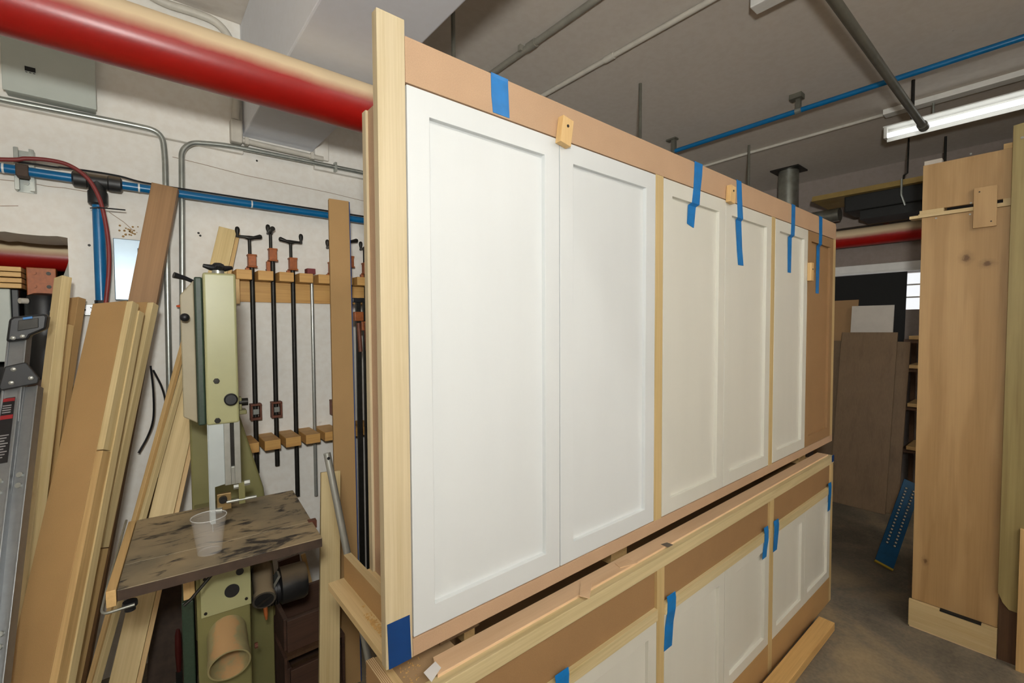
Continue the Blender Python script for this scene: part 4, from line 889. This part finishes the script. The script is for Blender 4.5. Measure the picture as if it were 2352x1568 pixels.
# lower housing with switch plate and dust port
part(B().box(-0.072, 0.054, -0.03, 0.32, 0.0, 0.915), 'lower_housing', 'saw_olive', bevel=0.004)
spt = part(B().box(-0.062, 0.056, -0.038, -0.0305, 0.716, 0.86), 'switch_plate', 'saw_cream', bevel=0.001)
for x, z in ((-0.052, 0.727), (0.044, 0.735), (-0.052, 0.822)): build(B().cyl((x, -0.038, z), (x, -0.040, z), 0.004, n=10).xf(MS), 'screw_head', 'dark_iron', spt)
build(B().cyl((0.010, -0.0382, 0.770), (0.010, -0.041, 0.770), 0.018, n=28).xf(MS), 'start_button', 'black_plastic', spt, smooth=40)
build(B().cyl((0.030, -0.0382, 0.818), (0.030, -0.041, 0.818), 0.0095, n=20).xf(MS), 'stop_button', 'black_plastic', spt, smooth=40)
part(B().box(-0.105, -0.078, -0.02, 0.30, 0.0, 0.765), 'lower_door', 'saw_green', bevel=0.003)
part(B().box(-0.100, -0.074, -0.02, 0.25, 0.77, 0.90), 'door_block', 'pine_z', bevel=0.002)
ax = Vector((0.0, -0.955, -0.30)); pc = Vector((-0.004, -0.028, 0.650)); Rp = 0.047
dp = B(); u_ = ax.normalized()
dp.lathe(pc-u_*0.02, ax, [(Rp, 0), (Rp, 0.098), (Rp+0.002, 0.10), (Rp+0.002, 0.125), (Rp-0.002, 0.125), (Rp-0.003, 0.02), (Rp-0.003, 0.0)], 40, cap=False)
part(dp, 'dust_port', 'dusty_cream', smooth=40)
part(B().cyl((0.062, -0.03, 0.585), (0.070, -0.03, 0.585), 0.008, n=10), 'side_bolt', 'rust_iron')
# motor at the right, hung behind the lower housing
def loc(x, y, Yv):
    return MS.inverted() @ at(x, y, Y=Yv)
mc, sc_ = loc(672, 1336, 0.86), loc(607, 1378, 0.70)
mo = part(B().lathe(mc-Vector((0.045, 0, 0)), (1, 0, 0), [(0.045, 0), (0.058, 0.008), (0.058, 0.075), (0.052, 0.086), (0.02, 0.09)], 30), 'motor', 'dusty_black', smooth=40)
fins = B()
for k in range(6): fins.lathe(mc+Vector((-0.092+k*0.008, -0.01, -0.002)), (1, 0, 0), [(0.047, 0), (0.047, 0.004)], 26)
build(fins.lathe(mc+Vector((-0.094, -0.01, -0.002)), (1, 0, 0), [(0.040, 0), (0.040, 0.055)], 22).xf(MS), 'motor_fins', 'black_plastic', mo, smooth=40, kind='stuff')
sd = Vector((-0.06, -0.93, -0.34))
build(B().lathe(sc_, -sd, [(0.0255, 0.001), (0.0255, 0), (0.031, 0), (0.031, 0.016), (0.027, 0.020), (0.030, 0.12)], 28).xf(MS), 'motor_shroud', 'dusty_grey', mo, smooth=40)
build(B().lathe(sc_, sd, [(0.0255, -0.002), (0.0255, 0.0006)], 26).xf(MS), 'shroud_opening', 'black_matte', mo)
build(B().obox(sc_+sd*0.003, (1, 0, 0.55), sd, (-0.55, 0, 1), 0.021, 0.002, 0.003).xf(MS), 'shroud_grille', 'dark_iron', mo)
build(B().tube([sc_+Vector((0.004, 0.02, -0.028)), sc_+Vector((0.005, 0.016, -0.05)), sc_+Vector((0.006, 0.015, -0.068))], [0.006, 0.006, 0.003], 10).xf(MS), 'drain_spout', 'orange_iron', mo, smooth=40)
build(B().obox(mc+Vector((-0.062, -0.05, 0.045)), (1, 0, -0.6), (0, 1, 0), (0.6, 0, 1), 0.004, 0.02, 0.026).xf(MS), 'motor_bracket', 'galv', mo)
part(B().prism([(0.058, 0.0), (0.145, 0.0), (0.145, 0.86), (0.058, 0.86)], (0, 0.24, 0), (1, 0, 0), (0, 0, 1), (0, 0.08, 0)), 'lower_column', 'saw_olive', bevel=0.004)
part(B().box(-0.02, 0.15, -0.06, 0.30, 0.0, 0.06), 'saw_base', 'saw_olive', bevel=0.004)

# plastic cup on the saw table
cc_ = at(482, 1266, Z=ZT+0.0006)
cup = thing('plastic_cup', (cc_.x, cc_.y, ZT), 'clear ribbed plastic cup standing on the dusty bandsaw table', 'cup')
Hc = 0.089; prof = []
rb_, rt_ = 0.0265, 0.0375
for k in range(25):
    h_ = Hc*k/24; r_ = rb_+(rt_-rb_)*k/24
    if 15 <= k <= 21: r_ += 0.0006*(1 if k % 2 else -1)
    prof.append((r_, h_))
outer = [(0.0, 0.003), (rb_-0.002, 0.003), (rb_-0.002, 0.0)]+prof
inner = [(r-0.0008, h2) for r, h2 in reversed(prof[1:])]
build(B().lathe(cc_, (0, 0, 1), outer+[(rt_+0.002, Hc+0.001), (rt_+0.002, Hc+0.003), (rt_-0.0005, Hc+0.003)], 40, cap=False), 'cup_wall', 'clear_plastic', cup, smooth=60)
build(B().tube([(cc_.x+(rt_+0.001)*math.cos(a*math.pi/20), cc_.y+(rt_+0.001)*math.sin(a*math.pi/20), ZT+Hc+0.002) for a in range(41)], 0.0011, 8, cap=False), 'cup_rim', 'cup_edge', cup, smooth=60)

# clutter under and behind the saw
cr = [((0.495, 1.12, 0.36), 0.092, 0.10, 0.06, 'upper dark red crate under the bandsaw motor'), ((0.495, 1.10, 0.18), 0.09, 0.11, 0.07, 'lower dark red crate under the bandsaw motor')]
for (c, hx, hy, hz, lab) in cr:
    t = thing('wooden_crate', (c[0], c[1], c[2]-hz), lab, 'crate')
    for s in (-1, 1): build(B().box(c[0]-hx, c[0]+hx, c[1]+s*hy-0.008, c[1]+s*hy+0.008, c[2]-hz, c[2]+hz), 'crate_board', 'crate_red', t, bevel=0.002)
    for s in (-1, 1): build(B().box(c[0]+s*hx-0.008, c[0]+s*hx+0.008, c[1]-hy+0.009, c[1]+hy-0.009, c[2]-hz, c[2]+hz), 'crate_end', 'crate_red', t, bevel=0.002)
    build(B().box(c[0]-hx+0.009, c[0]+hx-0.009, c[1]-hy+0.009, c[1]+hy-0.009, c[2]-hz, c[2]-hz+0.012), 'crate_floor', 'dark_wood_z', t)
lw = thing('low_shelf', (0.495, 1.12, 0), 'low dark wooden shelf under the crates beside the bandsaw', 'shelf')
build(B().box(0.397, 0.593, 0.99, 1.25, 0.288, 0.2995), 'shelf_top', 'dark_wood_z', lw)
build(B().box(0.397, 0.593, 0.99, 1.25, 0.075, 0.109), 'shelf_board', 'dark_wood_z', lw)
for x in (0.3915, 0.5985): build(B().box(x-0.005, x+0.005, 0.99, 1.25, 0.0, 0.2995), 'shelf_side', 'crate_red', lw)
lean('dark_panel', 'dark reddish board leaning behind the bandsaw motor', (640, 1290, 1.44), (690, 1290, 1.44), (655, 1420, 1.41), 0.02, 'crate_red', zfloor=0.0)
lean('thin_strip', 'thin orange brown strip leaning beside the bandsaw motor', (692, 1275, 1.43), (703, 1276, 1.43), (722, 1400, 1.40), 0.012, 'pine_z', zfloor=0.0)
lean('shade_panel', 'added dark panel standing in for shade behind the bandsaw table', (350, 1320, 1.66), (470, 1322, 1.66), (342, 1480, 1.60), 0.012, 'grime_shade_brown', 'panel')  # added panel: its dark colour stands in for the saw table's shadow
p = at(408, 1445, Y=1.30); t = thing('rasp', (p.x, p.y, 0), 'red handled rasp standing upright behind the saw', 'tool'); build(B().lathe(p, (0, 0, -1), [(0.006, 0), (0.010, 0.02), (0.011, 0.09), (0.008, 0.15), (0.007, 0.16)], 14), 'handle', 'red_plastic', t, smooth=40)
build(B().box(p.x-0.010, p.x+0.010, p.y-0.003, p.y+0.003, 0.0005, p.z-0.16), 'blade', 'dark_iron', t)
run('power_cord', spline([at(352, 850, Y=1.6), at(372, 890, Y=1.58), at(380, 930, Y=1.56), at(372, 980, Y=1.6), at(360, 1030, Y=1.62)]), 0.004, 'black_plastic', 'black cord hanging in a loop behind the leaning strips', cat='cord', n=6)
run('power_cord', spline([at(346, 840, Y=1.6), at(352, 900, Y=1.62), at(352, 960, Y=1.66), at(340, 1000, Y=1.7), at(318, 1040, Y=1.7)]), 0.004, 'black_plastic', 'black cord hanging straight behind the fibreboard planks', cat='cord', n=6)
ob_ = thing('spring_clamp', at(425, 703, Y=1.70), 'orange plastic clamp tip showing behind the bandsaw', 'clamp')
c = at(424, 703, Y=1.70); build(B().lathe(c+Vector((0.03, 0, 0)), (-1, 0, 0), [(0.016, 0), (0.014, 0.02), (0.003, 0.06)], 12), 'clamp_tip', 'bright_orange', ob_, smooth=30)

# ------------------------------------------------------------------ tall cabinet at the right
TX = 2.95
pL = lambda x, y, X=TX: at(x, y, X=X)
yl, yr = pL(2112, 700).y, pL(2316, 700).y
zt0 = pL(2117, 372).z; zs = pL(2106, 492).z
tc = thing('tall_cabinet', (TX+0.3, (yl+yr)/2, 0), 'tall maple plywood cabinet standing at the right edge', 'cabinet')
knots('maple_knotty', 'maple_z', [(TX, pL(2220, 592).y, pL(2220, 592).z, 0.055, 0.8), (TX, pL(2268, 605).y, pL(2268, 605).z, 0.035, 1.4), (TX, pL(2125, 1288).y, pL(2125, 1288).z, 0.04, 0.6)])
zk = pL(2093, 1378).z
build(B().box(TX, TX+0.018, yr, yl, zk+0.012, zs-0.022), 'side_panel', 'maple_knotty', tc, bevel=0.001, label='knotty lower side panel')
build(B().box(TX+0.018, TX+0.58, yr, yr+0.018, 0.0, zs-0.022), 'rear_panel', 'maple_z', tc)
build(B().box(TX+0.018, TX+0.58, yl-0.018, yl, 0.10, zs-0.022), 'front_panel', 'maple_z', tc)
build(B().box(TX+0.562, TX+0.58, yr+0.018, yl-0.018, 0.0, zs-0.022), 'far_panel', 'maple_z', tc)
build(B().box(TX-0.008, TX+0.6, yr-0.01, yl+0.012, zs-0.021, zs-0.004), 'divider_shelf', 'maple_y', tc, bevel=0.001)
build(B().box(TX-0.006, TX+0.05, yl+0.012, yl+0.045, zs-0.021, zs-0.008), 'shelf_tongue', 'pale_z', tc)
build(B().box(TX-0.006, TX+0.05, pL(2168, 480).y, yl+0.008, zs-0.004, zs+0.012), 'shelf_packer', 'maple_y', tc)
build(B().box(TX-0.006, TX+0.05, yr, pL(2304, 470).y, zs-0.004, zs+0.012), 'shelf_packer', 'maple_y', tc)
ztr = pL(2300, 340).z
build(B().box(TX, TX+0.018, yr, yl, zs+0.0125, zt0-0.02), 'upper_side_panel', 'maple_z', tc, bevel=0.001)
build(B().box(TX+0.018, TX+0.58, yl-0.018, yl, zs+0.0125, zt0-0.02), 'upper_front_panel', 'maple_z', tc)
build(B().box(TX+0.018, TX+0.58, yr, yr+0.018, zs+0.0125, zt0-0.02), 'upper_rear_panel', 'maple_z', tc)
build(B().box(TX+0.01, TX+0.05, pL(2163, 365).y, yl-0.002, zt0-0.02, zt0+0.002), 'top_block', 'white_board', tc, bevel=0.001)
build(B().box(TX+0.01, TX+0.05, yr, yr+0.03, zt0-0.02, zt0+0.006), 'top_block', 'pine_y', tc)
ca_, cb_ = pL(2238, 434), pL(2289, 519)
pt = build(B().box(TX-0.016, TX-0.0005, cb_.y, ca_.y, cb_.z, ca_.z), 'joining_plate', 'maple_z', tc, bevel=0.001, label='small ply plate screwed across the joint')
for yy, z_ in ((ca_.y-0.018, ca_.z-0.02), (cb_.y+0.016, cb_.z+0.022)): build(B().cyl((TX-0.016, yy, z_), (TX-0.0175, yy, z_), 0.003, n=8), 'screw_head', 'dark_iron', pt)
for x, y in ((2230, 353), (2230, 466), (2150, 501), (2228, 492)):
    c = pL(x, y, TX-0.001); build(B().cyl((TX, c.y, c.z), (TX-0.002, c.y, c.z), 0.004, n=8), 'screw_head', 'steel', tc)
# plinth board
pk = build(B().box(TX-0.022, TX-0.002, yr, yl+0.008, 0.006, zk+0.012), 'plinth_board', 'maple_y', tc, bevel=0.001)
build(B().box(TX-0.020, TX-0.002, yr, yl+0.004, 0.0, 0.006), 'plinth_foot', 'ply_edge', tc)
build(B().box(TX-0.0235, TX-0.0005, pL(2255, 1425).y, pL(2160, 1395).y, zk+0.006, zk+0.0135), 'plinth_gap', 'black_matte', tc)
# olive board and narrow batten at the right edge
ps = thing('olive_panel', (TX-0.02, yr-0.05, 0), 'olive toned plywood panel with a notched foot at the right edge', 'panel')
y1_ = pL(2316, 650, 2.93).y
zp = pL(2323, 291, 2.93).z
build(B().prism([(0, 0.31), (-0.015, 0.27), (-0.035, 0.245), (-0.30, 0.235), (-0.30, zp+0.03), (0, zp)], (2.92, y1_, 0), (0, 1, 0), (0, 0, 1), (0.018, 0, 0)), 'panel_sheet', 'olive_ply_z', ps, bevel=0.001)
build(B().box(2.94, 2.955, y1_-0.30, yr-0.003, 0.0, 0.5), 'backing_board', 'dark_wood_z', ps)
build(B().box(2.90, 2.919, y1_-0.30, y1_-0.056, 0.0, zp-0.05), 'front_batten', 'pine_z', ps, bevel=0.001) if False else None
build(B().box(2.898, 2.918, y1_-0.085, y1_-0.060, 0.0, 0.62), 'foot_batten', 'pine_z', ps, bevel=0.001)
c = at(2348, 316, X=2.919); build(B().cyl((2.920, c.y, c.z), (2.917, c.y, c.z), 0.005, n=8), 'screw_head', 'steel', ps)

# ------------------------------------------------------------------ sheets leaning at the far wall
def sheet(pix_tl, pix_tr, Xt, Xb, t, mat, label, name='sheet_offcut', cat='sheet'):
    a_, b_ = at(*pix_tl, X=Xt), at(*pix_tr, X=Xt)
    bm_ = B(); h0 = (a_.z+b_.z)/2
    for_y = (a_.y, b_.y)
    vs = [(Xb, for_y[0], 0.003), (Xb, for_y[1], 0.003), (Xt, for_y[1], b_.z), (Xt, for_y[0], a_.z)]
    vs2 = [(x+t, y, z) for x, y, z in vs]
    bm_.add(vs+vs2, [(0, 1, 2, 3), (7, 6, 5, 4), (0, 4, 5, 1), (1, 5, 6, 2), (2, 6, 7, 3), (3, 7, 4, 0)])
    return tag(build(bm_, name, mat), label, cat)
sheet((1934, 763), (2062, 763), 4.78, 4.50, 0.018, 'grey_ply_z', 'brown plywood sheet at the front of the leaning sheets')
sheet((1900, 782), (2091, 785), 4.86, 4.56, 0.018, 'grey_ply_z', 'wider brown plywood sheet behind the front leaning sheet')
sheet((1957, 703), (2054, 700), 4.92, 4.70, 0.016, 'white_board', 'white sheet standing above the brown plywood sheets')
sheet((1890, 692), (1972, 688), 4.98, 4.76, 0.016, 'mdf_brown', 'dark brown sheet half hidden behind the base cabinet end')
sheet((1905, 637), (2084, 623), 5.14, 4.94, 0.012, 'black_board', 'tall black board leaning in front of the window')
# racked timber below the window
wr_ = thing('timber_rack', (5.2, -0.3, 0), 'low timber rack below the far window', 'rack')
for k, z_ in enumerate((0.42, 0.78, 1.10, 1.34)):
    build(B().box(4.96, 5.30, -0.9, 0.06, z_, z_+0.03), 'rack_shelf', 'dark_wood_z', wr_)
    tag(build(B().box(4.94, 5.255, -0.865, 0.025, z_+0.031, z_+0.06), 'timber_length', 'pine_y', bevel=0.002), ('timber length on the lowest shelf of the rack below the window', 'timber length on the second shelf of the rack below the window', 'timber length on the third shelf of the rack below the window', 'timber length on the top shelf of the rack below the window')[k], 'timber')
for y_ in (-0.9, 0.03): build(B().box(5.26, 5.2995, y_, y_+0.03, 0.0, 1.3399), 'rack_post', 'dark_wood_z', wr_)
# blue perforated steel arm resting on the floor
b0, b1 = at(2006, 1296, Z=0.027), at(2054, 1302, Z=0.027)
top = at(2100, 1095, X=3.86)
bl = thing('perforated_arm', (b0.x, b0.y, 0), 'blue steel arm with two rows of pale holes, leaning on the floor', 'tool')
ce = (b0+b1)/2; dn = (at(2082, 1150, X=3.82)-ce).normalized(); wv = (b1-b0); wv = wv-dn*wv.dot(dn); hw = wv.length/2; wv.normalize(); nn = dn.cross(wv)
if nn.dot(CAM-ce) < 0: nn = -nn
LL = 0.62
M = Matrix(((wv.x, nn.x, dn.x, ce.x), (wv.y, nn.y, dn.y, ce.y), (wv.z, nn.z, dn.z, ce.z), (0, 0, 0, 1)))
build(B().box(-hw, hw, -0.01, 0.0, 0.012, LL), 'arm_body', 'blue_steel', bl, bevel=0.002, matrix=M)
build(B().box(-hw, hw, -0.012, 0.001, 0.0, 0.011), 'arm_toe', 'yellow_edge', bl, matrix=M)
hl = B(); hl2 = B()
for k in range(18):
    for s in (-0.36, 0.30):
        hl.lathe((s*hw*1.25, 0.0, 0.15+k*0.024), (0, 1, 0), [(0.009, 0), (0.009, 0.001)], 8)
        hl2.lathe((s*hw*1.25, 0.001, 0.15+k*0.024), (0, 1, 0), [(0.0065, 0), (0.005, 0.003)], 8)
build(hl, 'hole_rims', 'black_matte', bl, matrix=M, kind='stuff'); build(hl2, 'hole_plugs', 'conduit_white', bl, matrix=M, kind='stuff')
build(B().obox((0, -0.075, 0.30), (1, 0, 0), (0, 1, 0.35), (0, -0.35, 1), hw*0.3, 0.008, 0.16), 'arm_strut', 'yellow_edge', bl, matrix=M)
